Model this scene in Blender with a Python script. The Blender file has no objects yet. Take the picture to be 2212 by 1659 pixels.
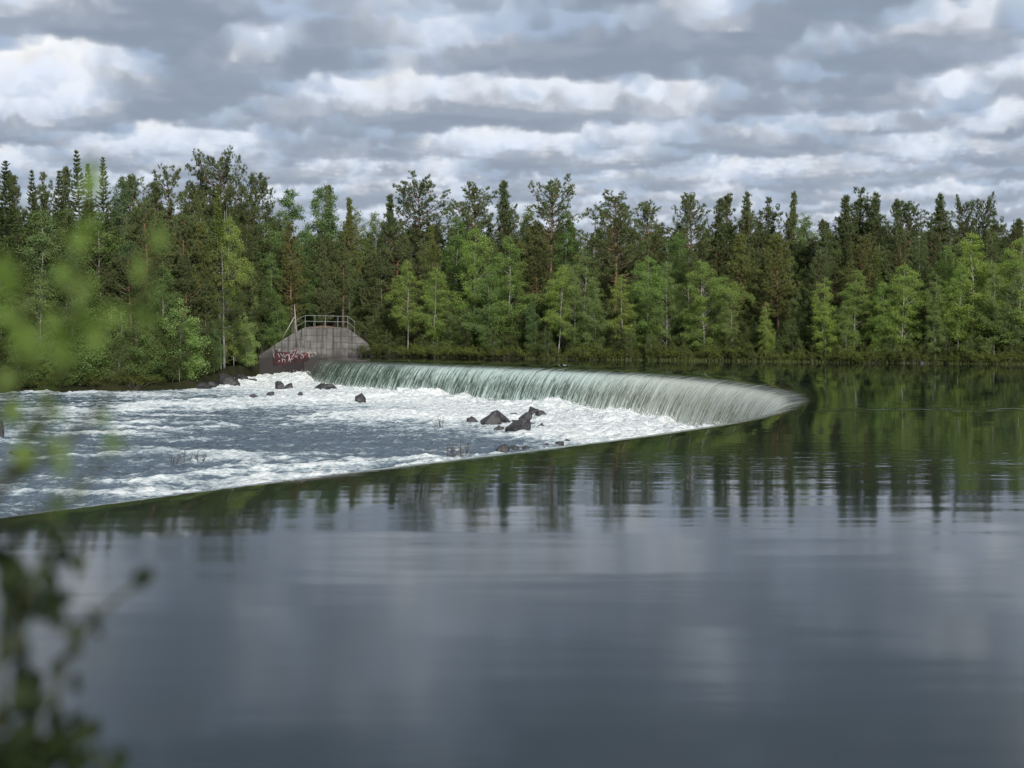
import bpy, bmesh, math, random
import numpy as np
from mathutils import Vector, Matrix

# ------------------------------------------------------------------ camera, sky, sun, exposure
scene = bpy.context.scene
COL = scene.collection
R = math.radians

F_PX, CX, CY, HOR = 3040.0, 1106.0, 829.5, 712.0     # focal length and principal point, horizon row (2212 px wide frame)
PITCH = math.atan((CY - HOR) / F_PX)
CAM_Z = 3.0                                           # eye height over the upper water

cam = bpy.data.cameras.new("camera")
cam.sensor_width = 44.0
cam.lens = F_PX / 2212.0 * 44.0
cam.clip_start = 0.1
cam.clip_end = 9000.0
cam.dof.use_dof = True
cam.dof.focus_distance = 105.0
cam.dof.aperture_fstop = 2.8
cam_ob = bpy.data.objects.new("camera", cam)
COL.objects.link(cam_ob)
cam_ob.location = (0, 0, CAM_Z)
cam_ob.rotation_euler = (math.pi / 2 - PITCH, 0, 0)
scene.camera = cam_ob

scene.view_settings.view_transform = 'Standard'
scene.view_settings.look = 'None'
scene.view_settings.gamma = 1.0
scene.view_settings.exposure = 0.0
scene.view_settings.use_curve_mapping = False
scene.cycles.max_bounces = 6
scene.cycles.diffuse_bounces = 3
scene.cycles.glossy_bounces = 3
scene.cycles.transmission_bounces = 3
scene.cycles.caustics_reflective = False
scene.cycles.caustics_refractive = False
scene.cycles.sample_clamp_indirect = 4.0
scene.render.use_persistent_data = False

SUN_ELEV, SUN_AZ = R(28), R(162)      # azimuth clockwise from +Y (view direction): behind the camera, to its right


class NT:
    """small helper to write node trees"""
    def __init__(self, tree):
        self.t = tree
        tree.nodes.clear()

    def n(self, kind, **kw):
        nd = self.t.nodes.new(kind)
        for k, v in kw.items():
            setattr(nd, k, v)
        return nd

    def s(self, sock, v):
        if v is None:
            return
        if isinstance(v, bpy.types.NodeSocket):
            self.t.links.new(v, sock)
        else:
            if sock.type == 'RGBA' and len(v) == 3:
                v = (*v, 1)
            sock.default_value = v

    def m(self, op, a, b=None, c=None, clamp=False):
        nd = self.n('ShaderNodeMath', operation=op, use_clamp=clamp)
        for i, v in enumerate((a, b, c)):
            self.s(nd.inputs[i], v)
        return nd.outputs[0]

    def v(self, op, a, b=None, scale=None):
        nd = self.n('ShaderNodeVectorMath', operation=op)
        self.s(nd.inputs[0], a)
        self.s(nd.inputs[1], b)
        if scale is not None:
            self.s(nd.inputs['Scale'], scale)
        return nd.outputs['Value'] if op in ('DOT_PRODUCT', 'LENGTH', 'DISTANCE') else nd.outputs[0]

    def sep(self, a):
        nd = self.n('ShaderNodeSeparateXYZ')
        self.s(nd.inputs[0], a)
        return nd.outputs

    def xyz(self, x, y, z=0.0):
        nd = self.n('ShaderNodeCombineXYZ')
        for i, q in enumerate((x, y, z)):
            self.s(nd.inputs[i], q)
        return nd.outputs[0]

    def noise(self, vec, scale=1.0, detail=3.0, rough=0.5, dist=0.0, out=0, dims='3D'):
        nd = self.n('ShaderNodeTexNoise', noise_dimensions=dims)
        self.s(nd.inputs['Vector'], vec)
        self.s(nd.inputs['Scale'], scale)
        self.s(nd.inputs['Detail'], detail)
        self.s(nd.inputs['Roughness'], rough)
        self.s(nd.inputs['Distortion'], dist)
        return nd.outputs[out]

    def ss(self, v, a, b, lo=0.0, hi=1.0):
        nd = self.n('ShaderNodeMapRange', interpolation_type='SMOOTHSTEP')
        for i, q in enumerate((v, a, b, lo, hi)):
            self.s(nd.inputs[i], q)
        return nd.outputs[0]

    def mix(self, f, a, b, blend='MIX'):
        nd = self.n('ShaderNodeMix', data_type='RGBA', blend_type=blend)
        self.s(nd.inputs[0], f)
        self.s(nd.inputs[6], a)
        self.s(nd.inputs[7], b)
        return nd.outputs[2]

    def ramp(self, f, stops):
        nd = self.n('ShaderNodeValToRGB')
        el = nd.color_ramp.elements
        el[0].position, el[0].color = stops[0][0], (*stops[0][1], 1)
        el[1].position, el[1].color = stops[-1][0], (*stops[-1][1], 1)
        for p, c in stops[1:-1]:
            e = el.new(p)
            e.color = (*c, 1)
        self.s(nd.inputs[0], f)
        return nd.outputs[0]

    def bump(self, h, strength=1.0, dist=1.0, normal=None):
        nd = self.n('ShaderNodeBump')
        self.s(nd.inputs['Strength'], strength)
        self.s(nd.inputs['Distance'], dist)
        self.s(nd.inputs['Height'], h)
        self.s(nd.inputs['Normal'], normal)
        return nd.outputs[0]

    def bsdf(self, color, rough=0.6, normal=None, ior=1.45, spec=0.5):
        nd = self.n('ShaderNodeBsdfPrincipled')
        self.s(nd.inputs['Base Color'], color)
        self.s(nd.inputs['Roughness'], rough)
        self.s(nd.inputs['IOR'], ior)
        self.s(nd.inputs['Specular IOR Level'], spec)
        self.s(nd.inputs['Normal'], normal)
        return nd.outputs[0]

    def mixs(self, f, a, b):
        nd = self.n('ShaderNodeMixShader')
        self.s(nd.inputs[0], f)
        self.s(nd.inputs[1], a)
        self.s(nd.inputs[2], b)
        return nd.outputs[0]

    def out(self, surf):
        nd = self.n('ShaderNodeOutputMaterial')
        self.s(nd.inputs['Surface'], surf)

    def pos(self):
        return self.n('ShaderNodeNewGeometry').outputs['Position']


def material(name):
    m = bpy.data.materials.new(name)
    m.use_nodes = True
    return m, NT(m.node_tree)


# ---- the sky: Nishita behind a ray-marched deck of broken stratocumulus (computed here, by direction, whole hemisphere)
SEEDS, COVER = (33, 6), 0.95
BLO, KS, ZBT = 13, 0.70, (1.2, 1.75)
N1, N2, N3, STEPS, EXT = 0.36, 0.23, 0.11, 48, 13.0
# (azimuth, elevation, radius km, amount, height km) of the larger clouds; the last three are added, out of view
HERO = [(-0.052, 0.186, 0.30, 1.6, 1.5), (0.010, 0.190, 0.24, 1.4, 1.5), (0.12, 0.218, 0.42, 1.9, 1.3), (0.20, 0.218, 0.35, 1.5, 1.3), (-0.23, 0.172, 0.40, 1.0, 1.25),
        (-0.25, 0.285, 0.7, 0.9, 1.25), (0.05, 0.30, 0.8, 0.9, 1.25), (0.30, 0.29, 0.7, 0.9, 1.25)]  # added clouds above the frame, put in to darken the lake's reflection
SUNC, AMBC, AMBT, AIRC = (0.64, 0.605, 0.56), (0.47, 0.68, 1.02), (0.52, 0.535, 0.55), (0.49, 0.545, 0.62)
RES, SEC_AZ, SEC_EL = (1200, 440), 0.46, 0.35


def cloud_sky():
    """ray-marched broken stratocumulus: returns two maps (whole upper hemisphere; the finer view sector), each rgb + opacity"""
    rg = np.random.RandomState(12)
    # tileable billow volume: inverted cell noise, two sizes
    n = 64
    g = (np.arange(n) + .5) / n

    def cells(k, seed):
        p = np.random.RandomState(seed).uniform(0, 1, (k, 3)).astype(np.float32)
        best = np.full((n, n, n), 9, np.float32)
        for q in p:
            d = 0
            sh = []
            for a in range(3):
                t = np.abs(g - q[a])
                t = np.minimum(t, 1 - t).astype(np.float32) ** 2
                sh.append(t)
            d = sh[0][:, None, None] + sh[1][None, :, None] + sh[2][None, None, :]
            np.minimum(best, d, out=best)
        best = np.sqrt(best)
        return 1 - best / best.max()
    vol = 0.62 * cells(45, 1) + 0.38 * cells(260, 2)
    vol = ((vol - vol.mean()) / vol.std()).astype(np.float32)
    # tileable smooth 2-D field
    m = 512
    ky, kx = np.meshgrid(np.fft.fftfreq(m) * m, np.fft.fftfreq(m) * m, indexing='ij')
    kk = np.hypot(kx, ky)

    def fld(lo, hi, beta, seed):
        f = np.fft.fft2(np.random.RandomState(seed).normal(0, 1, (m, m)))
        f = f * np.where((kk > lo) & (kk < hi), np.maximum(kk, 1) ** -beta, 0)
        r = np.fft.ifft2(f).real
        return (r / r.std()).astype(np.float32)
    big = fld(BLO, 60, 1.5, SEEDS[0])
    fine = fld(14, 160, 1.1, SEEDS[1])

    def s2(A, x, y, per):
        u, v = x / per * m, y / per * m
        i, j = np.floor(u).astype(np.int32), np.floor(v).astype(np.int32)
        fu, fv = (u - i).astype(np.float32), (v - j).astype(np.float32)
        i &= m - 1
        j &= m - 1
        i1, j1 = (i + 1) & (m - 1), (j + 1) & (m - 1)
        return (A[i, j] * (1 - fu) + A[i1, j] * fu) * (1 - fv) + (A[i, j1] * (1 - fu) + A[i1, j1] * fu) * fv
    volf = vol.ravel()

    def s3(x, y, z, per):
        u, v, w_ = x / per * n, y / per * n, z / per * n
        i, j, k = np.floor(u).astype(np.int32), np.floor(v).astype(np.int32), np.floor(w_).astype(np.int32)
        fu, fv, fw = (u - i).astype(np.float32), (v - j).astype(np.float32), (w_ - k).astype(np.float32)
        i0, j0, k0 = (i & 63) * 4096, (j & 63) * 64, k & 63
        i1, j1, k1 = ((i + 1) & 63) * 4096, ((j + 1) & 63) * 64, (k + 1) & 63
        a = volf[i0 + j0 + k0] * (1 - fu) + volf[i1 + j0 + k0] * fu
        b = volf[i0 + j1 + k0] * (1 - fu) + volf[i1 + j1 + k0] * fu
        c = volf[i0 + j0 + k1] * (1 - fu) + volf[i1 + j0 + k1] * fu
        d = volf[i0 + j1 + k1] * (1 - fu) + volf[i1 + j1 + k1] * fu
        return (a * (1 - fv) + b * fv) * (1 - fw) + (c * (1 - fv) + d * fv) * fw
    ZB, ZT = ZBT

    def density(x, y, z, full=True):
        h = (z - ZB) / (ZT - ZB)
        x0_, x = x, x * 0.88                                 # rolls lie across the view
        c = 0.95 * s2(big, x, y, 46.0 * KS) + 0.42 * s2(fine, x, y, 30.0 * KS) + COVER
        for (az_, el_, rad, amt, zc) in HERO:
            r_ = zc / math.tan(el_)
            c = c + amt * np.exp(-(((x0_ - r_ * math.sin(az_)) / rad) ** 2 + ((y - r_ * math.cos(az_)) / (rad * 1.3)) ** 2))
        top = np.clip(0.26 + 0.30 * c, 0.06, 1.0)
        d = c * 0.75 + 0.30 - 1.1 * np.maximum(h - top * .55, 0) / top * 1.6 - 2.2 * np.maximum(0.10 + 0.07 * s2(fine, x, y, 11.0) - h, 0) * 8
        if full:
            d = d + N1 * s3(x, y, z * 1.25, 2.6 * KS)
            d = d + N2 * s3(x + 3.1, y, z * 1.2, 0.95 * KS) + N3 * s3(x, y + 1.7, z * 1.2, 0.41 * KS)
        return np.clip(d, 0, 1.2)
    sx, sy, sz = [float(q) for q in sd]

    def march(az_, el_, steps):
        shp = az_.shape
        az_, el_ = az_.ravel(), np.maximum(el_.ravel(), 0.035)
        dx_, dy_, dz_ = np.sin(az_) * np.cos(el_), np.cos(az_) * np.cos(el_), np.sin(el_)
        t0, t1 = ZB / dz_, ZT / dz_
        T = np.ones(len(az_), np.float32)
        C = np.zeros((len(az_), 3), np.float32)
        jit = np.random.RandomState(3).uniform(0.35, 0.65, len(az_))
        dt = (t1 - t0) / steps
        for k in range(steps):
            t = t0 + (k + jit) * dt
            x, y, z = dx_ * t, dy_ * t, dz_ * t
            de = density(x, y, z)
            act = (de > 0.003) & (T > 0.02)
            if not act.any():
                continue
            xa, ya, za, da = x[act], y[act], z[act], de[act]
            tau = 0
            for L, wgt in ((0.10, .16), (0.30, .26), (0.62, .34)):
                tau = tau + wgt * density(xa + sx * L, ya + sy * L, za + sz * L, L < 0.5)
            sh = np.exp(-5.2 * tau) * 0.62 + np.exp(-1.5 * tau) * 0.38
            h = np.clip((za - ZB) / (ZT - ZB), 0, 1)
            hm = np.minimum(1, 2.0 * h)
            up = density(xa, ya, za + 0.28, False)
            amb = (0.55 + 0.72 * h) * (0.49 + 0.51 * np.exp(-1.9 * up))
            powder = 1 - 0.45 * np.exp(-5 * da)
            col = sh[:, None] * powder[:, None] * np.array(SUNC, np.float32) + amb[:, None] * (np.array(AMBC, np.float32) * (1 - hm[:, None]) + np.array(AMBT, np.float32) * hm[:, None])
            # air light between here and the cloud
            ta = t[act]
            fade = 1 - np.exp(-ta / 28.0)
            col = col * (1 - fade[:, None]) + np.array(AIRC, np.float32) * fade[:, None]
            a = 1 - np.exp(-da * EXT * np.minimum(dt[act], 0.7))
            C[act] += (T[act] * a)[:, None] * col
            T[act] *= 1 - a
        return np.concatenate([C / np.maximum(1 - T, 1e-3)[:, None], (1 - T)[:, None]], 1).reshape(*shp, 4)
    # whole hemisphere, coarse
    wa, ha = 480, 120
    A, E = np.meshgrid((np.arange(wa) + .5) / wa * 2 * np.pi - np.pi, (np.arange(ha) + .5) / ha * np.pi / 2)
    lo = march(A, E, 24)
    wb, hb = RES
    A, E = np.meshgrid(((np.arange(wb) + .5) / wb - .5) * 2 * SEC_AZ, (np.arange(hb) + .5) / hb * SEC_EL)
    hi = march(A, E, STEPS)
    return lo, hi


sd = Vector((math.sin(SUN_AZ) * math.cos(SUN_ELEV), math.cos(SUN_AZ) * math.cos(SUN_ELEV), math.sin(SUN_ELEV)))
world = bpy.data.worlds.new("World")
scene.world = world
world.use_nodes = True
w = NT(world.node_tree)
sky = w.n('ShaderNodeTexSky', sky_type='NISHITA', sun_disc=False)
sky.sun_elevation = SUN_ELEV
sky.sun_rotation = SUN_AZ
dx, dy, dz = w.sep(w.n('ShaderNodeTexCoord').outputs['Generated'])
az = w.m('ARCTAN2', dx, dy)
el = w.m('ARCSINE', w.m('MAXIMUM', dz, 0.0))


def soften(a):
    p_ = np.pad(a, ((1, 1), (1, 1), (0, 0)), mode='edge')
    q_ = 0.25 * p_[:-2] + 0.5 * p_[1:-1] + 0.25 * p_[2:]
    return 0.25 * q_[:, :-2] + 0.5 * q_[:, 1:-1] + 0.25 * q_[:, 2:]


def sky_map(name, arr, u, v_, ext):
    im = bpy.data.images.new(name, arr.shape[1], arr.shape[0], alpha=True, float_buffer=True)
    im.colorspace_settings.name = 'Non-Color'
    im.alpha_mode = 'CHANNEL_PACKED'
    im.pixels.foreach_set(np.ascontiguousarray(soften(arr), np.float32).ravel())
    im.pack()
    nd = w.n('ShaderNodeTexImage', image=im, interpolation='Linear', extension=ext)
    w.s(nd.inputs[0], w.xyz(u, v_, 0.0))
    return nd.outputs[0], nd.outputs[1]


sky_lo, sky_hi = cloud_sky()
c_lo, a_lo = sky_map("cloud_deck_hemisphere", sky_lo, w.m('ADD', w.m('DIVIDE', az, 2 * math.pi), 0.5), w.m('DIVIDE', el, math.pi / 2), 'EXTEND')
c_hi, a_hi = sky_map("cloud_deck_sector", sky_hi, w.m('ADD', w.m('DIVIDE', az, 2 * SEC_AZ), 0.5), w.m('DIVIDE', el, SEC_EL), 'EXTEND')
inside = w.m('MULTIPLY', w.ss(w.m('ABSOLUTE', az), SEC_AZ, SEC_AZ - 0.08), w.ss(el, SEC_EL, SEC_EL - 0.06))
cl_c = w.mix(inside, c_lo, c_hi)
cl_a = w.m('ADD', w.m('MULTIPLY', a_hi, inside), w.m('MULTIPLY', a_lo, w.m('SUBTRACT', 1.0, inside)))
veil = w.mix(0.88, sky.outputs[0], (4.9, 5.4, 6.2))            # thin high cloud over the blue
bg = w.n('ShaderNodeBackground')
w.s(bg.inputs[0], w.mix(cl_a, veil, w.v('SCALE', cl_c, scale=10.0)))
bg.inputs[1].default_value = 0.10
w.s(w.n('ShaderNodeOutputWorld').inputs[0], bg.outputs[0])

sun = bpy.data.lights.new("sun", 'SUN')
sun.energy = 4.6
sun.angle = R(6)
sun.color = (1.0, 0.95, 0.86)
sun_ob = bpy.data.objects.new("sun", sun)
COL.objects.link(sun_ob)
sun_ob.rotation_euler = sd.to_track_quat('Z', 'Y').to_euler()


# ------------------------------------------------------------------ helpers
def ray(x, y):
    a, b = (x - CX) / F_PX, (CY - y) / F_PX
    return np.array([a, math.cos(PITCH) + b * math.sin(PITCH), -math.sin(PITCH) + b * math.cos(PITCH)])


def at_y(x, y, Y):
    d = ray(x, y)
    k = Y / d[1]
    return Vector((d[0] * k, Y, CAM_Z + d[2] * k))


def at_z(x, y, z):
    d = ray(x, y)
    k = (z - CAM_Z) / d[2]
    return Vector((d[0] * k, d[1] * k, z))


_rs = np.random.RandomState(7)
_PERM = _rs.permutation(256)
_PERM = np.concatenate([_PERM, _PERM, _PERM])
_G = _rs.uniform(0, 2 * np.pi, 256)
_GX, _GY = np.cos(_G), np.sin(_G)


def pn(x, y, seed=0):
    """2-D gradient noise, about -0.7..0.7"""
    x = np.asarray(x, float) + seed * 17.31
    y = np.asarray(y, float) + seed * 9.77
    xi, yi = np.floor(x).astype(np.int64), np.floor(y).astype(np.int64)
    fx, fy = x - xi, y - yi
    u, v = fx * fx * fx * (fx * (fx * 6 - 15) + 10), fy * fy * fy * (fy * (fy * 6 - 15) + 10)
    xi &= 255
    yi &= 255

    def g(ix, iy, ax, ay):
        h = _PERM[_PERM[ix & 255] + (iy & 255)]
        return _GX[h] * ax + _GY[h] * ay
    a = g(xi, yi, fx, fy)
    b = g(xi + 1, yi, fx - 1, fy)
    c = g(xi, yi + 1, fx, fy - 1)
    d = g(xi + 1, yi + 1, fx - 1, fy - 1)
    return (a * (1 - u) + b * u) * (1 - v) + (c * (1 - u) + d * u) * v


def fbm(x, y, octv=4, seed=0, gain=0.5):
    s, a = 0, 1.0
    for i in range(octv):
        s = s + a * pn(x * 2 ** i, y * 2 ** i, seed + i)
        a *= gain
    return s


def sstep(a, b, x):
    t = np.clip((x - a) / (b - a), 0, 1)
    return t * t * (3 - 2 * t)


def mesh_np(name, verts, faces, smooth=False):
    """verts (n,3); faces (m,k) of one size or list of such arrays"""
    me = bpy.data.meshes.new(name)
    fl = faces if isinstance(faces, list) else [faces]
    fl = [np.asarray(f, np.int32) for f in fl if len(f)]
    verts = np.asarray(verts, np.float32)
    nl = sum(f.size for f in fl)
    nf = sum(len(f) for f in fl)
    me.vertices.add(len(verts))
    me.vertices.foreach_set('co', verts.ravel())
    me.loops.add(nl)
    me.loops.foreach_set('vertex_index', np.concatenate([f.ravel() for f in fl]))
    me.polygons.add(nf)
    tot = np.concatenate([np.full(len(f), f.shape[1], np.int32) for f in fl])
    st = np.concatenate([[0], np.cumsum(tot)[:-1]]).astype(np.int32)
    me.polygons.foreach_set('loop_start', st)
    me.polygons.foreach_set('loop_total', tot)
    me.polygons.foreach_set('use_smooth', np.full(nf, smooth, bool))
    me.update(calc_edges=True)
    me.validate()
    return me


def link(name, data, parent=None, mat=None):
    o = bpy.data.objects.new(name, data)
    COL.objects.link(o)
    if parent is not None:
        o.parent = parent
    if mat is not None and data is not None and len(data.materials) == 0:
        data.materials.append(mat)
    return o


def tag(o, label=None, cat=None, group=None, kind=None):
    for k, v in (('label', label), ('category', cat), ('group', group), ('kind', kind)):
        if v:
            o[k] = v
    return o


def grid_faces(nr, nc):
    i = np.arange(nr * nc).reshape(nr, nc)
    return np.stack([i[:-1, :-1], i[:-1, 1:], i[1:, 1:], i[1:, :-1]], -1).reshape(-1, 4)


class Tubes:
    """tapered tubes collected into one mesh"""
    def __init__(self):
        self.v, self.f, self.n = [], [], 0

    def add(self, pts, rad, sides=5, cap=True):
        pts = np.asarray(pts, float)
        rad = np.broadcast_to(np.asarray(rad, float), (len(pts),))
        t = np.gradient(pts, axis=0)
        t /= np.linalg.norm(t, axis=1)[:, None] + 1e-9
        ref = np.array([0, 0, 1.0]) if abs(t[0, 2]) < 0.9 else np.array([1.0, 0, 0])
        a = np.cross(t, ref)
        a /= np.linalg.norm(a, axis=1)[:, None] + 1e-9
        b = np.cross(t, a)
        ang = np.arange(sides) * 2 * np.pi / sides
        ring = pts[:, None] + rad[:, None, None] * (a[:, None] * np.cos(ang)[None, :, None] + b[:, None] * np.sin(ang)[None, :, None])
        k = len(pts)
        idx = self.n + np.arange(k * sides).reshape(k, sides)
        nx = np.roll(idx, -1, axis=1)
        self.f.append(np.stack([idx[:-1], nx[:-1], nx[1:], idx[1:]], -1).reshape(-1, 4))
        self.v.append(ring.reshape(-1, 3))
        self.n += k * sides
        if cap and sides == 4:
            self.f.append(idx[[-1]])
            self.f.append(idx[[0]][:, ::-1])
        elif cap:
            c0 = self.n
            self.v.append(np.stack([pts[0], pts[-1]]))
            self.n += 2
            q = np.stack([idx[0], nx[0], np.full(sides, c0), np.full(sides, c0)], -1)[:, [1, 0, 2]]
            q2 = np.stack([idx[-1], nx[-1], np.full(sides, c0 + 1)], -1)
            self.tri = getattr(self, 'tri', [])
            self.tri += [q, q2]

    def mesh(self, name, smooth=True):
        fl = [np.concatenate(self.f)]
        if getattr(self, 'tri', None):
            fl.append(np.concatenate(self.tri))
        return mesh_np(name, np.concatenate(self.v), fl, smooth)


def box_mesh(name, cx, cy, cz, sx, sy, sz, bevel=0.0):
    bm = bmesh.new()
    bmesh.ops.create_cube(bm, size=1.0)
    bmesh.ops.scale(bm, vec=(sx, sy, sz), verts=bm.verts)
    bmesh.ops.translate(bm, vec=(cx, cy, cz), verts=bm.verts)
    if bevel:
        bmesh.ops.bevel(bm, geom=bm.edges[:], offset=bevel, segments=1, affect='EDGES')
    me = bpy.data.meshes.new(name)
    bm.to_mesh(me)
    bm.free()
    return me


# ------------------------------------------------------------------ materials
S_TIP = 96.0       # metres along the crest, from its near end to the outermost bend


def lake_shader(nt):
    """dark still water; its ripples come in wind-touched patches"""
    p = nt.pos()
    px, py, pz = nt.sep(p)
    st = nt.xyz(nt.m('MULTIPLY', px, 0.35), py, 0.0)
    patch = nt.noise(nt.xyz(nt.m('MULTIPLY', px, 0.045), nt.m('MULTIPLY', py, 0.10), 2.0), 1.0, 3.0, 0.55)
    band1 = nt.m('MULTIPLY', nt.ss(py, 25.0, 29.0), nt.ss(py, 40.0, 34.0))      # rippled cat's-paw in mid lake
    pr = nt.ss(patch, 0.40, 0.62, 0.25, 1.0)
    amp = nt.m('ADD', nt.m('MULTIPLY', pr, 0.5), nt.m('MULTIPLY', band1, nt.ss(patch, 0.3, 0.6, 0.8, 2.8)))
    streak = nt.m('MULTIPLY', nt.m('MULTIPLY', nt.ss(py, 51.0, 52.5), nt.ss(py, 55.0, 53.0)), nt.ss(px, 7.0, 14.0))
    amp = nt.m('ADD', amp, nt.m('MULTIPLY', streak, nt.ss(nt.noise(nt.xyz(nt.m('MULTIPLY', px, 0.5), py, 5.0), 1.0, 2.0), 0.42, 0.62, 0.0, 7.0)))
    big = nt.noise(nt.xyz(nt.m('MULTIPLY', px, 0.12), nt.m('MULTIPLY', py, 0.45), 0.0), 1.0, 2.0, 0.5)
    mid = nt.noise(st, 1.7, 2.0, 0.5)
    fine = nt.noise(nt.xyz(nt.m('MULTIPLY', px, 0.6), py, 7.0), 5.0, 2.0, 0.5)
    h = nt.m('ADD', nt.m('MULTIPLY', mid, 0.0036), nt.m('MULTIPLY', fine, 0.0011))
    h = nt.m('ADD', nt.m('MULTIPLY', h, amp), nt.m('MULTIPLY', big, nt.ss(py, 34.0, 20.0, 0.0075, 0.015)))
    nrm = nt.bump(h, 1.0, 1.0)
    return nt.bsdf((0.005, 0.013, 0.015), nt.ss(py, 32.0, 14.0, 0.03, 0.095), nrm, 1.333)


M_LAKE, nt = material("lake_water")
nt.out(lake_shader(nt))

# water pouring over the crest: clear and sky-reflecting on top, streaked with air lower down
M_FALL, nt = material("falling_water")
uv = nt.n('ShaderNodeUVMap', uv_map="UVMap").outputs[0]
us, ut, _ = nt.sep(uv)                       # us: metres along the crest; ut: metres down the sheet, 0 at the lip
lean = nt.m('ADD', us, nt.m('MULTIPLY', nt.noise(nt.xyz(us, nt.m('MULTIPLY', ut, 0.5), 1.0), 0.6, 2.0), 0.22))
s1 = nt.noise(nt.xyz(nt.m('MULTIPLY', lean, 2.6), nt.m('MULTIPLY', ut, 0.22), 0.0), 1.0, 2.0, 0.6)
s2 = nt.noise(nt.xyz(nt.m('MULTIPLY', lean, 9.0), nt.m('MULTIPLY', ut, 0.55), 4.0), 1.0, 2.0, 0.6)
s3 = nt.noise(nt.xyz(nt.m('MULTIPLY', lean, 22.0), nt.m('MULTIPLY', ut, 2.2), 9.0), 1.0, 2.0, 0.6)
side = nt.ss(us, S_TIP + 85.0, S_TIP + 45.0)              # 0 at the far abutment, 1 by the bend near the middle of the crest
olive = nt.ss(us, S_TIP + 45.0, S_TIP + 8.0)
low = nt.ss(ut, 0.3, 2.8)
s0 = nt.noise(nt.xyz(nt.m('MULTIPLY', us, 2.6), 0.0, 3.0), 1.0, 3.0, 0.7)
utv = nt.m('ADD', ut, nt.m('MULTIPLY', nt.m('SUBTRACT', s0, 0.5), 3.0))      # some streaks begin further upstream
streaks = nt.m('ADD', nt.m('ADD', nt.m('MULTIPLY', s1, 0.26), nt.m('MULTIPLY', s2, 0.44)), nt.m('MULTIPLY', s3, 0.40))
lipw = nt.m('MULTIPLY', nt.m('MULTIPLY', nt.ss(ut, -0.9, 0.25), nt.ss(ut, 2.1, 0.5)), side)      # airy water at the lip, with its sky reflection whitened into the colour
foot = nt.ss(ut, 2.0, 3.4)
patchy = nt.noise(nt.xyz(nt.m('MULTIPLY', us, 0.17), nt.m('MULTIPLY', ut, 0.2), 8.0), 1.0, 3.0, 0.6)
thr = nt.m('SUBTRACT', nt.m('ADD', 0.56, nt.m('MULTIPLY', patchy, 0.14)), nt.m('ADD', nt.m('ADD', nt.m('MULTIPLY', low, 0.05), nt.m('ADD', nt.m('MULTIPLY', side, 0.035), nt.m('MULTIPLY', olive, 0.03))), nt.m('ADD', nt.m('MULTIPLY', lipw, 0.115), nt.m('MULTIPLY', foot, 0.04))))
air = nt.m('MULTIPLY', nt.ss(nt.m('SUBTRACT', streaks, thr), -0.07, 0.11), nt.ss(ut, -0.35, 0.55))
sA = nt.noise(nt.xyz(nt.m('MULTIPLY', us, 4.2), nt.m('MULTIPLY', ut, 0.10), 12.0), 1.0, 2.0, 0.55)
strand = nt.m('MULTIPLY', nt.m('MULTIPLY', nt.ss(sA, 0.52, 0.60), nt.ss(utv, -1.3, 0.0)), nt.m('MULTIPLY', side, nt.ss(ut, 1.4, 0.3)))   # threads that turn white before the lip
air = nt.m('MAXIMUM', air, nt.m('MULTIPLY', strand, 0.85))
body = nt.mix(olive, (0.045, 0.072, 0.052), (0.19, 0.188, 0.11))
body = nt.mix(nt.ss(ut, -0.3, 1.0), (0.012, 0.016, 0.011), body)
foamc = nt.mix(olive, (0.50, 0.61, 0.565), (0.62, 0.64, 0.545))
colr = nt.mix(air, body, foamc)
hh = nt.m('ADD', nt.m('MULTIPLY', s1, 0.045), nt.m('ADD', nt.m('MULTIPLY', s2, 0.026), nt.m('MULTIPLY', s3, 0.010)))
nr = nt.bump(nt.m('MULTIPLY', hh, nt.ss(utv, -0.8, 0.5)), 1.0, 1.0)
fall = nt.bsdf(colr, nt.m('ADD', 0.05, nt.m('MULTIPLY', air, 0.45)), nr, 1.333)
nt.out(nt.mixs(nt.ss(ut, -2.2, -0.9), lake_shader(nt), fall))

# white water
M_RAPID, nt = material("white_water")
p = nt.pos()
fa = nt.n('ShaderNodeAttribute', attribute_name="foam").outputs['Fac']
px, py, pz = nt.sep(p)
fu = nt.m('ADD', nt.m('MULTIPLY', px, 0.93), nt.m('MULTIPLY', py, 0.36))      # along the current
fv = nt.m('SUBTRACT', nt.m('MULTIPLY', py, 0.93), nt.m('MULTIPLY', px, 0.36))
cur = nt.xyz(nt.m('MULTIPLY', fu, 0.70), fv, nt.m('MULTIPLY', pz, 1.5))
f1 = nt.noise(cur, 1.3, 5.0, 0.62, 0.5)
f2 = nt.noise(cur, 4.6, 4.0, 0.62, 0.7)
mk = nt.m('ADD', fa, nt.m('ADD', nt.m('MULTIPLY', nt.m('SUBTRACT', f1, 0.5), 1.2), nt.m('MULTIPLY', nt.m('SUBTRACT', f2, 0.5), 0.85)))
mask = nt.ss(mk, 0.32, 0.72)
f3 = nt.noise(p, 9.0, 4.0, 0.6)
bh = nt.m('ADD', nt.m('MULTIPLY', f1, 0.34), nt.m('ADD', nt.m('MULTIPLY', f2, 0.11), nt.m('MULTIPLY', f3, 0.02)))
wn = nt.bump(nt.m('MULTIPLY', nt.m('ADD', nt.noise(p, 2.6, 4.0, 0.6), nt.m('MULTIPLY', f3, 0.3)), 0.16), 1.0, 1.0)
wat = nt.bsdf((0.060, 0.088, 0.118), 0.08, wn, 1.333)
foamcol = nt.mix(nt.m('MULTIPLY', nt.ss(f2, 0.30, 0.58), nt.ss(mk, 0.45, 0.95)), (0.36, 0.43, 0.46), (0.67, 0.69, 0.685))
foa = nt.bsdf(foamcol, 0.75, nt.bump(bh, 0.9, 1.0), 1.33, 0.3)
nt.out(nt.mixs(mask, wat, foa))

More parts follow.
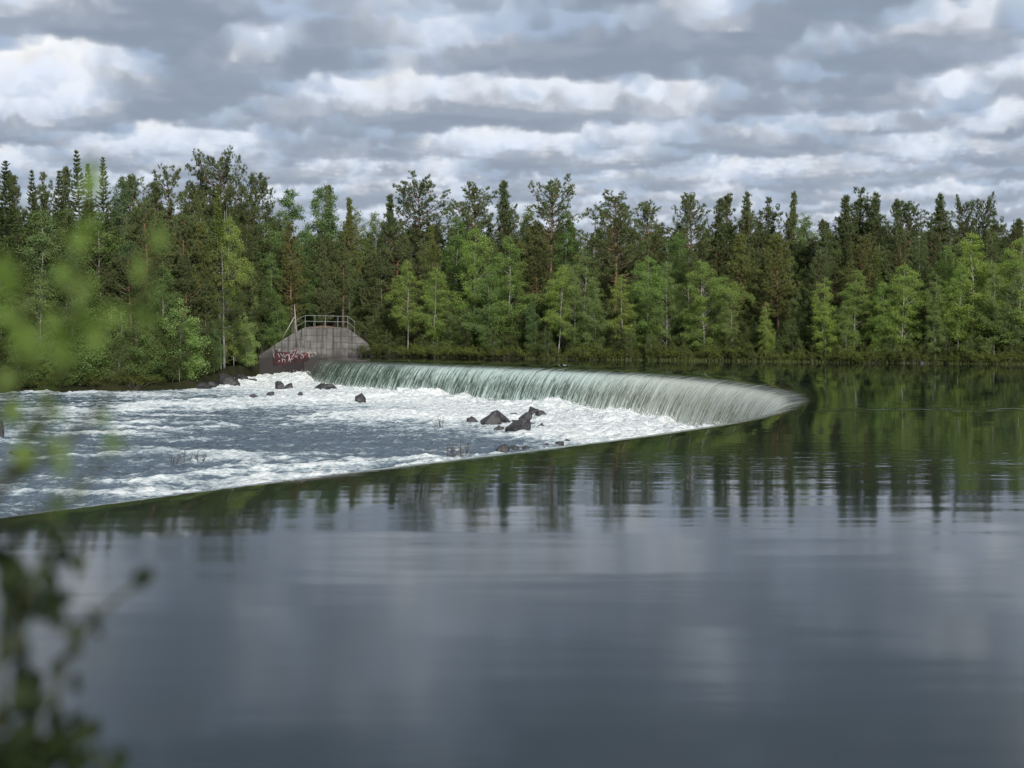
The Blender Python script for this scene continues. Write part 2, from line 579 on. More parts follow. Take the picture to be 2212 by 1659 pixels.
M_SPRAY, nt = material("spray")
nt.out(nt.bsdf((0.85, 0.87, 0.87), 0.8))

M_GROUND, nt = material("forest_floor")
p = nt.pos()
g1 = nt.noise(p, 0.6, 5.0, 0.6)
g2 = nt.noise(p, 4.0, 4.0, 0.6)
c = nt.ramp(g1, [(0.3, (0.012, 0.015, 0.008)), (0.5, (0.026, 0.027, 0.013)), (0.7, (0.042, 0.036, 0.021))])
c = nt.mix(nt.m('MULTIPLY', g2, 0.5), c, (0.02, 0.028, 0.010))
nt.out(nt.bsdf(c, 0.95, nt.bump(g2, 0.6, 0.3), spec=0.1))

M_MOUND, nt = material("bare_earth")
p = nt.pos()
g2 = nt.noise(p, 3.0, 5.0, 0.65)
nt.out(nt.bsdf(nt.ramp(g2, [(0.3, (0.09, 0.06, 0.045)), (0.55, (0.19, 0.135, 0.105)), (0.75, (0.30, 0.25, 0.21))]), 0.95, nt.bump(g2, 0.6, 0.2), spec=0.1))

M_ROCK, nt = material("river_rock")
p = nt.pos()
tc = nt.n('ShaderNodeTexCoord').outputs['Object']
oi = nt.n('ShaderNodeObjectInfo').outputs['Random']
r1 = nt.noise(tc, 1.6, 6.0, 0.65)
r2 = nt.noise(tc, 9.0, 4.0, 0.6)
c = nt.ramp(r1, [(0.3, (0.012, 0.012, 0.014)), (0.52, (0.032, 0.031, 0.034)), (0.75, (0.10, 0.098, 0.10))])
c = nt.mix(nt.ss(r2, 0.57, 0.75, 0.0, 0.5), c, (0.16, 0.157, 0.155))
c = nt.mix(nt.m('MULTIPLY', oi, 0.4), c, (0.03, 0.027, 0.027))
nt.out(nt.bsdf(c, nt.ss(r1, 0.3, 0.7, 0.28, 0.65), nt.bump(nt.m('ADD', r1, nt.m('MULTIPLY', r2, 0.4)), 0.8, 0.12)))

M_CONC, nt = material("stained_concrete")
p = nt.pos()
px, py, pz = nt.sep(p)
oi = nt.n('ShaderNodeObjectInfo').outputs['Random']
n1 = nt.noise(p, 0.9, 5.0, 0.6)
streak = nt.noise(nt.xyz(nt.m('MULTIPLY', px, 4.0), 0.0, nt.m('MULTIPLY', pz, 0.25)), 1.0, 4.0, 0.65)
fine = nt.noise(p, 14.0, 3.0, 0.6)
c = nt.ramp(n1, [(0.3, (0.075, 0.070, 0.069)), (0.5, (0.135, 0.130, 0.127)), (0.7, (0.20, 0.197, 0.192))])
c = nt.mix(nt.ss(streak, 0.48, 0.64, 0.0, 0.85), c, (0.035, 0.032, 0.033))
c = nt.mix(nt.ss(streak, 0.40, 0.28, 0.0, 0.5), c, (0.26, 0.257, 0.25))
wet = nt.ss(nt.m('ADD', pz, nt.m('MULTIPLY', n1, 0.9)), 1.05, 0.05)           # algae-black splash zone
c = nt.mix(nt.m('MULTIPLY', wet, 0.96), c, (0.012, 0.009, 0.010))
c = nt.mix(nt.m('MULTIPLY', oi, 0.35), c, (0.10, 0.095, 0.093))
nt.out(nt.bsdf(c, 0.85, nt.bump(nt.m('ADD', fine, n1), 0.3, 0.03), spec=0.25))

M_SEAM, nt = material("concrete_joint")
nt.out(nt.bsdf((0.045, 0.042, 0.041), 0.9))

M_RAIL, nt = material("galvanised_steel")
p = nt.pos()
nt.out(nt.bsdf(nt.mix(nt.noise(p, 3.0, 3.0), (0.18, 0.20, 0.19), (0.34, 0.36, 0.35)), 0.55))

M_POLE, nt = material("weathered_pale_wood")
p = nt.pos()
nt.out(nt.bsdf(nt.mix(nt.noise(p, 5.0, 3.0), (0.20, 0.19, 0.165), (0.36, 0.35, 0.31)), 0.8))

M_RED, nt = material("graffiti_maroon")
p = nt.pos()
nt.out(nt.bsdf(nt.mix(nt.ss(nt.noise(p, 2.2, 4.0), 0.35, 0.65), (0.016, 0.005, 0.007), (0.095, 0.014, 0.022)), 0.7))
M_DARKRED, nt = material("graffiti_dark_ground")
p = nt.pos()
nt.out(nt.bsdf(nt.mix(nt.ss(nt.noise(p, 1.8, 4.0), 0.35, 0.65), (0.010, 0.006, 0.007), (0.050, 0.010, 0.015)), 0.8))
M_WHITE, nt = material("graffiti_white")
p = nt.pos()
nt.out(nt.bsdf(nt.mix(nt.ss(nt.noise(p, 3.5, 4.0), 0.3, 0.6), (0.12, 0.08, 0.085), (0.48, 0.43, 0.42)), 0.7))


def foliage(name, c_dark, c_light, trans=0.35, rough=0.55, warm=(0.25, 0.22, 0.05), wf=0.12):
    m, nt = material(name)
    isl = nt.n('ShaderNodeNewGeometry').outputs['Random Per Island']
    info = nt.n('ShaderNodeObjectInfo')
    rnd = info.outputs['Random']
    c = nt.mix(isl, c_dark, c_light)
    c = nt.mix(nt.m('MULTIPLY', rnd, wf), c, warm)
    c = nt.mix(1.0, c, info.outputs['Color'], 'MULTIPLY')
    b = nt.bsdf(c, rough, spec=0.25)
    t = nt.n('ShaderNodeBsdfTranslucent')
    nt.s(t.inputs[0], nt.mix(1.0, c, (1.15, 1.2, 0.6), 'MULTIPLY'))
    nt.out(nt.mixs(trans, b, t.outputs[0]))
    return m


M_BIRCH = foliage("birch_leaves", (0.110, 0.160, 0.052), (0.220, 0.285, 0.115), 0.45)
M_ASPEN = foliage("aspen_leaves", (0.085, 0.140, 0.060), (0.190, 0.255, 0.125), 0.40)
M_PINE = foliage("pine_needles", (0.074, 0.102, 0.040), (0.162, 0.196, 0.080), 0.27, wf=0.10, warm=(0.10, 0.08, 0.03))
M_SPRUCE = foliage("spruce_needles", (0.034, 0.054, 0.019), (0.085, 0.120, 0.036), 0.2, wf=0.10)
M_WILLOW = foliage("willow_leaves", (0.075, 0.105, 0.025), (0.175, 0.205, 0.060), 0.35)
M_GRASS = foliage("shore_grass", (0.06, 0.09, 0.025), (0.16, 0.19, 0.06), 0.3)


def bark(name, stops, zs=1.0, sc=2.0):
    m, nt = material(name)
    tc = nt.n('ShaderNodeTexCoord').outputs['Object']
    x, y, z = nt.sep(tc)
    n_ = nt.noise(nt.xyz(x, y, nt.m('MULTIPLY', z, zs)), sc, 4.0, 0.65)
    nt.out(nt.bsdf(nt.ramp(n_, stops), 0.9, nt.bump(n_, 0.5, 0.05), spec=0.15))
    return m


M_BARK_BIRCH = bark("birch_bark", [(0.36, (0.03, 0.028, 0.025)), (0.46, (0.20, 0.19, 0.17)), (0.62, (0.37, 0.36, 0.33))], 3.0, 1.6)
M_BARK_GREY = bark("grey_bark", [(0.3, (0.045, 0.04, 0.035)), (0.6, (0.13, 0.115, 0.10))], 0.6, 3.0)
M_BARK_DEAD = bark("dead_wood", [(0.3, (0.08, 0.077, 0.074)), (0.6, (0.24, 0.235, 0.225))], 0.4, 3.0)
# pine bark: grey plates below, orange flakes towards the top (a trait of the species)
M_BARK_PINE, nt = material("pine_bark")
tc = nt.n('ShaderNodeTexCoord').outputs['Object']
z = nt.sep(tc)[2]
n_ = nt.noise(tc, 3.0, 4.0, 0.6)
lowc = nt.ramp(n_, [(0.3, (0.05, 0.038, 0.032)), (0.65, (0.14, 0.11, 0.095))])
upc = nt.ramp(n_, [(0.3, (0.095, 0.062, 0.042)), (0.65, (0.21, 0.13, 0.085))])
nt.out(nt.bsdf(nt.mix(nt.ss(z, 3.0, 8.0), lowc, upc), 0.9, nt.bump(n_, 0.5, 0.05), spec=0.15))

# ------------------------------------------------------------------ weir crest (plan), upper water, falling sheet
CTRL = np.array([(-30.0, -9.0), (-23.0, 4.0), (-15.9, 14.6), (-8.97, 24.64), (-5.72, 29.7), (-1.54, 35.53), (2.09, 40.48), (6.1, 46.76), (9.51, 53.57), (12.33, 62.33), (13.48, 69.83), (13.6, 79.04), (11.66, 93.6), (6.46, 107.95), (-0.62, 119.48), (-8.57, 131.17), (-15.02, 141.08), (-19.4, 149.0), (-21.4, 158.4)])


def catmull(P, n=24):
    out = []
    Q = np.vstack([2 * P[0] - P[1], P, 2 * P[-1] - P[-2]])
    for i in range(1, len(Q) - 2):
        t = np.linspace(0, 1, n, endpoint=False)[:, None]
        a, b, c, d = Q[i - 1], Q[i], Q[i + 1], Q[i + 2]
        out.append(0.5 * (2 * b + (c - a) * t + (2 * a - 5 * b + 4 * c - d) * t ** 2 + (3 * b - a - 3 * c + d) * t ** 3))
    out.append(P[-1:])
    return np.vstack(out)


def resample(P, ds):
    L = np.concatenate([[0], np.cumsum(np.linalg.norm(np.diff(P, axis=0), axis=1))])
    s = np.linspace(0, L[-1], int(L[-1] / ds) + 1)
    return np.stack([np.interp(s, L, P[:, 0]), np.interp(s, L, P[:, 1])], 1), s


def smooth_line(P, k, it):
    for _ in range(it):
        pad = np.vstack([np.repeat(P[:1], k, 0), P, np.repeat(P[-1:], k, 0)])
        ker = np.ones(2 * k + 1) / (2 * k + 1)
        S = np.stack([np.convolve(pad[:, i], ker, 'valid') for i in range(2)], 1)
        S[:k], S[-k:] = P[:k], P[-k:]
        P = S
    return P


crest, cs = resample(catmull(CTRL), 0.5)
crest = smooth_line(crest, 6, 3)
crest, cs = resample(crest, 0.07)
CL = cs[-1]
S_TIP_HERE = float(cs[crest[:, 0].argmax()])
print('crest length', CL, 'outermost bend at', S_TIP_HERE)
tan = np.gradient(crest, axis=0)
tan = smooth_line(tan, 20, 2)
tan /= np.linalg.norm(tan, axis=1)[:, None]
nrm_dn = np.stack([-tan[:, 1], tan[:, 0]], 1)            # downstream side (towards -X)

DROP_V = 2.6
o_up = np.array([-6.0, -5.0, -4.2, -3.5, -2.9, -2.4, -2.0, -1.65, -1.35, -1.1, -0.88, -0.68, -0.5, -0.34, -0.18, 0.0])
o_dn = np.linspace(0.08, 2.15, 34)
z_up = -0.32 * (np.exp(o_up / 1.3) - math.exp(-6 / 1.3))
z0 = z_up[-1]
z_dn = z0 - 0.24 * o_dn - 9.81 * o_dn ** 2 / (2 * DROP_V ** 2)
po, pz_ = np.concatenate([o_up, o_dn]), np.concatenate([z_up, z_dn])
pt = np.concatenate([[0], np.cumsum(np.hypot(np.diff(po), np.diff(pz_)))])
pt -= pt[len(o_up) - 1]                                   # 0 at the lip
# profile normal
dpo, dpz = np.gradient(po), np.gradient(pz_)
ln = np.hypot(dpo, dpz)
pno, pnz = -dpz / ln, dpo / ln
S, T = np.meshgrid(cs, pt, indexing='ij')
lean = S + 0.30 * pn(S * 0.5, T * 0.3, 3)
rid = 0.55 * pn(lean * 1.1, T * 0.10, 11) + 0.40 * pn(lean * 2.9, T * 0.16, 12) + 0.25 * pn(lean * 6.0, T * 0.3, 13)
amp = 0.012 * sstep(-1.6, -0.5, T) + 0.05 * sstep(-0.6, 1.0, T) + 0.05 * sstep(1.0, 3.2, T)
dsp = rid * amp
off = po[None, :] + pno[None, :] * dsp
X = crest[:, 0:1] + nrm_dn[:, 0:1] * off
Y = crest[:, 1:2] + nrm_dn[:, 1:2] * off
Z = pz_[None, :] + pnz[None, :] * dsp
V = np.stack([X, Y, Z], -1).reshape(-1, 3)
ff = grid_faces(len(cs), len(pt))
me = mesh_np("weir_waterfall", V, ff, True)
uvl = me.uv_layers.new(name="UVMap")
li = np.empty(len(me.loops), np.int32)
me.loops.foreach_get('vertex_index', li)
UV = np.stack([S.ravel(), T.ravel()], 1)[li]
uvl.data.foreach_set('uv', UV.astype(np.float32).ravel())
fall_ob = link("weir_waterfall", me, None, M_FALL)
tag(fall_ob, "curved sheet of water pouring over the horseshoe weir crest", "waterfall", kind="structure")

# upper water, butted to the first row of the sheet
inner = crest[::14] + nrm_dn[::14] * po[0]
inner = np.vstack([inner, crest[-1] + nrm_dn[-1] * po[0]])
outer = [(inner[-1][0] + 0.5, 230.0), (3000.0, 230.0), (3000.0, -400.0), (inner[0][0], -400.0)]
poly = [Vector((a, b, 0.0)) for a, b in inner] + [Vector((a, b, 0.0)) for a, b in outer]
bm = bmesh.new()
bm.faces.new([bm.verts.new(q) for q in poly])
bmesh.ops.triangulate(bm, faces=bm.faces[:])
bm.normal_update()
if bm.faces[:][0].normal.z < 0:
    bmesh.ops.reverse_faces(bm, faces=bm.faces[:])
me = bpy.data.meshes.new("lake")
bm.to_mesh(me)
bm.free()
tag(link("lake", me, None, M_LAKE), "still dark water of the upper reservoir mirroring forest and clouds", "water", kind="structure")

# ------------------------------------------------------------------ abutment outline (world) and terrain
WALL_Y = 158.0


def cr(x, y, Y):
    """point of the abutment close-up (600 px source crop) put on the plane Y"""
    return at_y((900 + x / 3.687) * 0.57604, (1100 + y / 3.687) * 0.57604, Y)


OUTL = [cr(*q, WALL_Y) for q in [(265, 855), (430, 745), (590, 640), (740, 550), (890, 475), (1490, 480), (1590, 560), (1690, 632), (1765, 690), (1850, 860)]]
wx_, wz_ = [q.x for q in OUTL], [q.z for q in OUTL]
WX0, WX1 = wx_[0], wx_[-1]

SH = np.array([(-3000, -500), (-400, 70), (-100, 112), (-60, 122), (-46, 128), (-38, 132.0), (-31.5, 137.5), (-29.6, 146), (WX0 - 0.3, 157.5), (WX0, 158.7), (WX1, 158.7), (WX1 + 0.8, 157.5),
               (-8, 151), (0, 145.6), (8, 140.5), (17.6, 136), (29.2, 128.6), (44, 121.8), (70, 112), (120, 96), (300, 60), (3000, -300)], float)


def shore_y(x):
    return np.interp(x, SH[:, 0], SH[:, 1])


def ground_z(x, y):
    x, y = np.asarray(x, float), np.asarray(y, float)
    wob = 1.0 * pn(x * 0.16, y * 0 + 3.3, 5)
    inwall = sstep(WX0 - 2.5, WX0, x) * (1 - sstep(WX1, WX1 + 2.5, x))
    d = y - shore_y(x) + wob * (1 - inwall)
    base = np.interp(x, [-60, -33, -28.5, -16, -14], [-2.75, -2.35, -1.1, -0.05, 0.0])
    up = base + 0.02 + 0.5 * (1 - np.exp(-np.maximum(d, 0) / 3.0)) + 0.03 * np.maximum(d, 0)
    dn = base + 0.02 + 0.35 * np.minimum(d, 0)
    z = np.where(d > 0, up, np.maximum(dn, -6.0))
    wt = np.interp(x, wx_, wz_, left=-1, right=-1) - 0.06
    fill = np.where((y > 158.25), wt, -9) - 0.12 * np.maximum(y - 163, 0)
    z = np.where((x > WX0 - .2) & (x < WX1 + .2), np.maximum(np.where(y > 158.25, z, -6), fill), z)
    z = z + 0.9 * np.exp(-((np.minimum(x - WX0, 0) / 2.2) ** 2)) * sstep(153.5, 158.0, y) * (x <= WX0 + .2) * (1 - sstep(166, 172, y))
    z = z + 0.12 * fbm(x * 0.5, y * 0.5, 3, 21) * (z > -1.0 + base)
    # bank the camera stands on
    dn2 = 6.3 - y + 0.5 * pn(x * 0.4, y * 0.1, 31)
    near = np.where(dn2 > 0, 0.08 + 1.32 * sstep(0, 5.2, dn2), 0.45 * dn2)
    return np.maximum(z, np.maximum(near, -6.0))


def axis(*segs):
    out = [segs[0][0]]
    for a, b, st in segs:
        n = max(1, int(round((b - a) / st)))
        out += list(np.linspace(a, b, n + 1)[1:])
    return np.array(out)


gx = axis((-3000, -500, 250), (-500, -100, 25), (-100, -64, 4), (-64, -30, 0.9), (-30, -14, 0.3), (-14, 60, 0.9), (60, 120, 4), (120, 500, 30), (500, 3000, 250))
gy = axis((-500, -40, 60), (-40, -6, 4), (-6, 10, 0.5), (10, 112, 6), (112, 156, 0.9), (156, 168, 0.3), (168, 215, 1.5), (215, 500, 15), (500, 3500, 250))
GX, GY = np.meshgrid(gx, gy, indexing='ij')
GZ = ground_z(GX, GY)
me = mesh_np("ground", np.stack([GX, GY, GZ], -1).reshape(-1, 3), grid_faces(len(gx), len(gy)), True)
if me.polygons[0].normal.z < 0:
    me.flip_normals()
tag(link("ground", me, None, M_GROUND), kind="structure")

# ------------------------------------------------------------------ rapids below the weir
cc = crest[::7]
cn = nrm_dn[::7]
ccs = cs[::7]


def crest_dist(x, y):
    """signed distance downstream of the crest line and position along it"""
    x, y = x.ravel(), y.ravel()
    d, s = np.empty(len(x)), np.empty(len(x))
    for i in range(0, len(x), 20000):
        a, b = x[i:i + 20000, None] - cc[None, :, 0], y[i:i + 20000, None] - cc[None, :, 1]
        q = a * a + b * b
        k = q.argmin(1)
        r = np.arange(len(k))
        sg = a[r, k] * cn[k, 0] + b[r, k] * cn[k, 1]
        d[i:i + 20000] = np.sqrt(q[r, k]) * np.sign(sg)
        s[i:i + 20000] = ccs[k]
    return d, s


def rapid_z(x, y, d, s, detail=True):
    far = sstep(S_TIP - 8, S_TIP + 25, s)
    near_ab = np.exp(-(((x + 23.5) / 7.5) ** 2 + ((y - 153.0) / 13.0) ** 2))
    z = -3.15 + 0.40 * near_ab + 0.25 * sstep(95, 130, y) * sstep(-5, -30, x)
    if not detail:
        return z
    foot = np.exp(-((d - 3.2) / 2.3) ** 2) * (1 - 0.6 * near_ab)
    turb = 0.55 + 0.75 * np.exp(-np.maximum(d - 3, 0) / 10.0)
    wv = pn(x * 0.20 + 0.5 * pn(x * 0.1, y * 0.1, 44), y * 0.24, 41)
    r1 = (1 - np.abs(wv) * 2.2) ** 2 * np.sign(1 - np.abs(wv) * 2.2)
    r2 = 1 - np.abs(pn(x * 0.52, y * 0.55, 42)) * 2.5
    gate = sstep(-0.15, 0.35, pn(x * 0.06, y * 0.075, 45))
    z = z + turb * ((0.10 + 0.40 * gate) * r1 + (0.05 + 0.16 * gate) * r2 + 0.17 * (0.5 - np.abs(pn(x * 0.85, y * 1.05, 43)) * 2.4) + 0.12 * (0.5 - np.abs(pn(x * 1.9, y * 2.1, 49)) * 2.2) + 0.07 * pn(x * 3.2, y * 3.2, 46))
    z = z + foot * (0.12 + 0.38 * np.maximum(pn(x * 0.5, y * 0.5, 47), -0.2) + 0.40 * np.maximum(pn(x * 1.7, y * 1.7, 48), 0)) * (0.6 + 0.4 * far)
    z = np.where(d < 2.2, z - 0.8 * sstep(2.2, 0.8, d), z)
    return z


def rapid_foam(x, y, d, s, zrel):
    far = sstep(S_TIP - 10, S_TIP + 22, s)
    L = 3.0 + 14.0 * far
    f = 1.02 * np.exp(-np.maximum(d - 4.0, 0) / L) + 0.16 * pn(x * 0.3, y * 0.5, 67)
    band = fbm(x * 0.045, y * 0.085, 3, 61)
    far_y = sstep(85, 128, y)
    f = np.maximum(f, 0.20 + 0.18 * far_y + 0.24 * band + 0.42 * pn(x * 0.16, y * 0.42, 66))
    f = f + 1.55 * np.maximum(zrel - 0.03, 0) - 0.35 * np.maximum(-zrel, 0)
    return f


rx = np.arange(-78, 15.0, 0.165)
ry = np.arange(14, 162, 0.165)
RX, RY = np.meshgrid(rx, ry, indexing='ij')
d_, s_ = crest_dist(RX, RY)
d_, s_ = d_.reshape(RX.shape), s_.reshape(RX.shape)
zb = rapid_z(RX, RY, d_, s_, False)
RZ = rapid_z(RX, RY, d_, s_)
FO = rapid_foam(RX, RY, d_, s_, RZ - zb)
keep = (d_ > 0.3) & (RY < shore_y(RX) + 2.5) & (RX > -0.42 * RY - 8)
fq = grid_faces(len(rx), len(ry))
kq = keep.ravel()[fq].all(1)
fq = fq[kq]
used = np.unique(fq)
remap = np.full(RX.size, -1)
remap[used] = np.arange(len(used))
# slight sideways jitter of the crests so that they lean with the current
V = np.stack([RX - 0.35 * np.maximum(RZ - zb, 0), RY, RZ], -1).reshape(-1, 3)[used]
me = mesh_np("river_rapids", V, remap[fq], True)
if me.polygons[0].normal.z < 0:
    me.flip_normals()
at = me.attributes.new("foam", 'FLOAT', 'POINT')
at.data.foreach_set('value', FO.ravel()[used].astype(np.float32))
tag(link("river_rapids", me, None, M_RAPID), "churning white water of the rapids below the weir", "water", kind="structure")


def river_level(x, y):
    d, s = crest_dist(np.array([x], float), np.array([y], float))
    return float(0.5 * rapid_z(np.array([x]), np.array([y]), d, s, False)[0] + 0.5 * rapid_z(np.array([x]), np.array([y]), d, s, True)[0])


# spray thrown up along the foot of the fall
rs = np.random.RandomState(5)
N = 15000
k = rs.randint(int(60 / 0.07), len(crest) - 10, N)
o = 1.7 + np.abs(rs.normal(0, 1.1, N))
bx = crest[k] + nrm_dn[k] * o[:, None]
dd, ss_ = crest_dist(bx[:, 0], bx[:, 1])
gate = sstep(-0.1, 0.5, pn(bx[:, 0] * 0.6, bx[:, 1] * 0.6, 48))
bz = rapid_z(bx[:, 0], bx[:, 1], dd, ss_) + np.abs(rs.normal(0, 0.22, N)) * (0.35 + 1.1 * gate)
C = np.stack([bx[:, 0], bx[:, 1], bz], 1)
sz = rs.uniform(0.012, 0.05, N)
tri = rs.normal(0, 1, (N, 3, 3))
tri /= np.linalg.norm(tri, axis=2)[..., None]
V = (C[:, None] + tri * sz[:, None, None]).reshape(-1, 3)
me = mesh_np("spray", V, np.arange(N * 3).reshape(-1, 3))
tag(link("spray", me, None, M_SPRAY), "fine white spray thrown up along the foot of the fall", "spray", kind="stuff")

# ------------------------------------------------------------------ concrete abutment, its joints, graffiti, railing, poles
ab = link("concrete_abutment", None)
ab.location = (0, 0, 0)
tag(ab, "stained grey concrete abutment wall with maroon graffiti at the weir's far end", "wall")


def prism(name, pts2, y0, y1, mat, parent):
    """x-z outline pulled from y0 (front) to y1"""
    n_ = len(pts2)
    V = [(a, y0, b) for a, b in pts2] + [(a, y1, b) for a, b in pts2]
    bm = bmesh.new()
    vs = [bm.verts.new(q) for q in V]
    bm.faces.new(vs[:n_])
    bm.faces.new(vs[n_:][::-1])
    for i in range(n_):
        j = (i + 1) % n_
        bm.faces.new([vs[j], vs[i], vs[n_ + i], vs[n_ + j]])
    bmesh.ops.recalc_face_normals(bm, faces=bm.faces[:])
    me = bpy.data.meshes.new(name)
    bm.to_mesh(me)
    bm.free()
    return link(name, me, parent, mat)


out2 = [(q.x, q.z) for q in OUTL] + [(WX1, -4.0), (WX0, -4.0)]
prism("wall_core", [(a, b - 0.012) for a, b in out2], WALL_Y + 0.035, WALL_Y + 0.6, M_SEAM, ab)


def clip_rect(poly, x0, x1, z0, z1):
    def cl(P, inside, inter):
        o_ = []
        for i in range(len(P)):
            a, b = P[i], P[(i + 1) % len(P)]
            ia, ib = inside(a), inside(b)
            if ia:
                o_.append(a)
            if ia != ib:
                o_.append(inter(a, b))
        return o_

    def ix(v):
        return lambda a, b: (v, a[1] + (b[1] - a[1]) * (v - a[0]) / (b[0] - a[0]))

    def iz(v):
        return lambda a, b: (a[0] + (b[0] - a[0]) * (v - a[1]) / (b[1] - a[1]), v)
    P = poly
    for ins, it in ((lambda q: q[0] >= x0, ix(x0)), (lambda q: q[0] <= x1, ix(x1)), (lambda q: q[1] >= z0, iz(z0)), (lambda q: q[1] <= z1, iz(z1))):
        P = cl(P, ins, it)
        if len(P) < 3:
            return []
    return P


def crx(x):
    return cr(x, 600, WALL_Y).x


def crz(y):
    return cr(900, y, WALL_Y).z


COLS = {  # column edges with the row edges of that column (close-up pixels)
    (250, 575): (470, 745, 850, 1160), (575, 745): (470, 650, 850, 1160), (745, 887): (470, 642, 735, 850, 1160),
    (887, 1193): (470, 582, 672, 756, 850, 1160), (1193, 1283): (470, 770, 900), (1283, 1505): (470, 592, 680, 768, 900),
    (1505, 1705): (470, 600, 692, 772, 900), (1705, 1980): (470, 730, 900)}
prs = random.Random(3)
for (a, b), rows in COLS.items():
    for r0, r1 in zip(rows[:-1], rows[1:]):
        g = 0.022
        P = clip_rect(out2, crx(a) + g, crx(b) - g, crz(r1) + g, crz(r0) - g)
        if len(P) >= 3:
            prism("panel", P, WALL_Y + prs.uniform(-0.012, 0.012), WALL_Y + 0.036, M_CONC, ab)
prism("coping", [(OUTL[4].x - 0.03, OUTL[4].z - 0.06), (OUTL[5].x + 0.03, OUTL[5].z - 0.06), (OUTL[5].x + 0.03, OUTL[5].z + 0.03), (OUTL[4].x - 0.03, OUTL[4].z + 0.03)],
      WALL_Y - 0.035, WALL_Y + 0.55, M_CONC, ab)


def gz(x, y):
    q = at_y((1000 + x / 9.617) * 0.57604, (1300 + y / 9.617) * 0.57604, WALL_Y)
    return q.x, q.z


REDS = [[(225, 250), (420, 190), (800, 200), (1100, 240), (1400, 250), (1560, 380), (1500, 520), (1200, 560), (900, 600), (560, 660), (230, 690), (200, 500)],
        [(300, 140), (390, 110), (400, 250), (470, 400), (330, 440), (340, 300)], [(600, 220), (760, 200), (825, 235), (800, 480), (740, 520), (690, 430)],
        [(820, 330), (905, 320), (900, 440), (850, 470)], [(1045, 110), (1115, 135), (1010, 400), (970, 380)],
        [(1130, 220), (1300, 240), (1450, 210), (1530, 280), (1545, 370), (1400, 370), (1330, 330), (1250, 290), (1200, 330), (1110, 300)],
        [(860, 215), (990, 160), (1035, 175), (1000, 270), (930, 240)],
        [(900, 330), (990, 290), (980, 400), (930, 470)]]
WH = [[(300, 190), (262, 255), (258, 330), (290, 400)], [(400, 230), (440, 310), (475, 390)], [(490, 230), (550, 310), (610, 390)], [(600, 230), (640, 330), (690, 430)],
      [(690, 380), (705, 310), (765, 285), (795, 330)], [(780, 255), (812, 380), (800, 480), (768, 555)], [(840, 350), (830, 265), (900, 222), (968, 270), (955, 330), (905, 325), (865, 300)],
      [(940, 320), (905, 420), (862, 470), (822, 400), (832, 310)], [(985, 400), (1005, 260), (1042, 102), (1117, 132), (1062, 290), (1010, 410)],
      [(1070, 270), (1140, 320), (1062, 360), (1130, 425)], [(1210, 392), (1270, 290), (1332, 360), (1240, 422), (1210, 392)],
      [(1500, 400), (1515, 300), (1590, 215), (1700, 195), (1780, 240), (1812, 320)], [(1715, 200), (1770, 260), (1785, 320)], [(1370, 330), (1430, 235), (1490, 222), (1538, 285), (1545, 380), (1572, 430)],
      [(1262, 240), (1242, 190), (1310, 150), (1382, 165)], [(1480, 235), (1550, 180), (1590, 128)], [(1595, 352), (1655, 330), (1700, 340)], [(560, 395), (572, 570)],
      [(572, 480), (620, 450), (662, 470), (660, 600)], [(820, 455), (872, 560)], [(460, 165), (465, 110), (500, 88)], [(640, 90), (732, 130), (660, 170)], [(840, 160), (940, 152), (1030, 132)],
      [(1110, 225), (1220, 260), (1320, 280)], [(930, 480), (960, 420), (965, 370)], [(420, 540), (460, 500), (480, 560)]]
gf = link("graffiti", None, ab)
for i, P in enumerate(REDS):
    pts2 = [gz(*q) for q in P]
    me = mesh_np("paint_fill", np.array([(a, WALL_Y - 0.018 - 0.0018 * i, b) for a, b in pts2]), np.arange(len(pts2))[None])
    bm = bmesh.new()
    bm.from_mesh(me)
    bmesh.ops.triangulate(bm, faces=bm.faces[:])
    bm.to_mesh(me)
    bm.free()
    link("paint_fill", me, gf, M_RED if i else M_DARKRED)
for i, P in enumerate(WH):
    C2 = catmull(np.array([gz(*q) for q in P]), 6)
    t2 = np.gradient(C2, axis=0)
    t2 /= np.linalg.norm(t2, axis=1)[:, None] + 1e-9
    n2 = np.stack([-t2[:, 1], t2[:, 0]], 1)
    wd = 0.025 * np.sin(np.linspace(0.35, math.pi - 0.35, len(C2)))[:, None]
    A, B = C2 + n2 * wd, C2 - n2 * wd
    yy = WALL_Y - 0.036 - 0.0012 * i
    V = np.concatenate([np.stack([A[:, 0], np.full(len(A), yy), A[:, 1]], 1), np.stack([B[:, 0], np.full(len(A), yy), B[:, 1]], 1)])
    n_ = len(A)
    j = np.arange(n_ - 1)
    link("paint_line", mesh_np("paint_line", V, np.stack([j, j + 1, j + 1 + n_, j + n_], 1)), gf, M_WHITE)

rl = link("guard_railing", None)
tag(rl, "pale galvanised steel guard railing on top of the concrete abutment", "railing")
RY_ = WALL_Y + 0.28


def rpt(x, y, Y=RY_):
    return np.array(cr(x, y, Y))


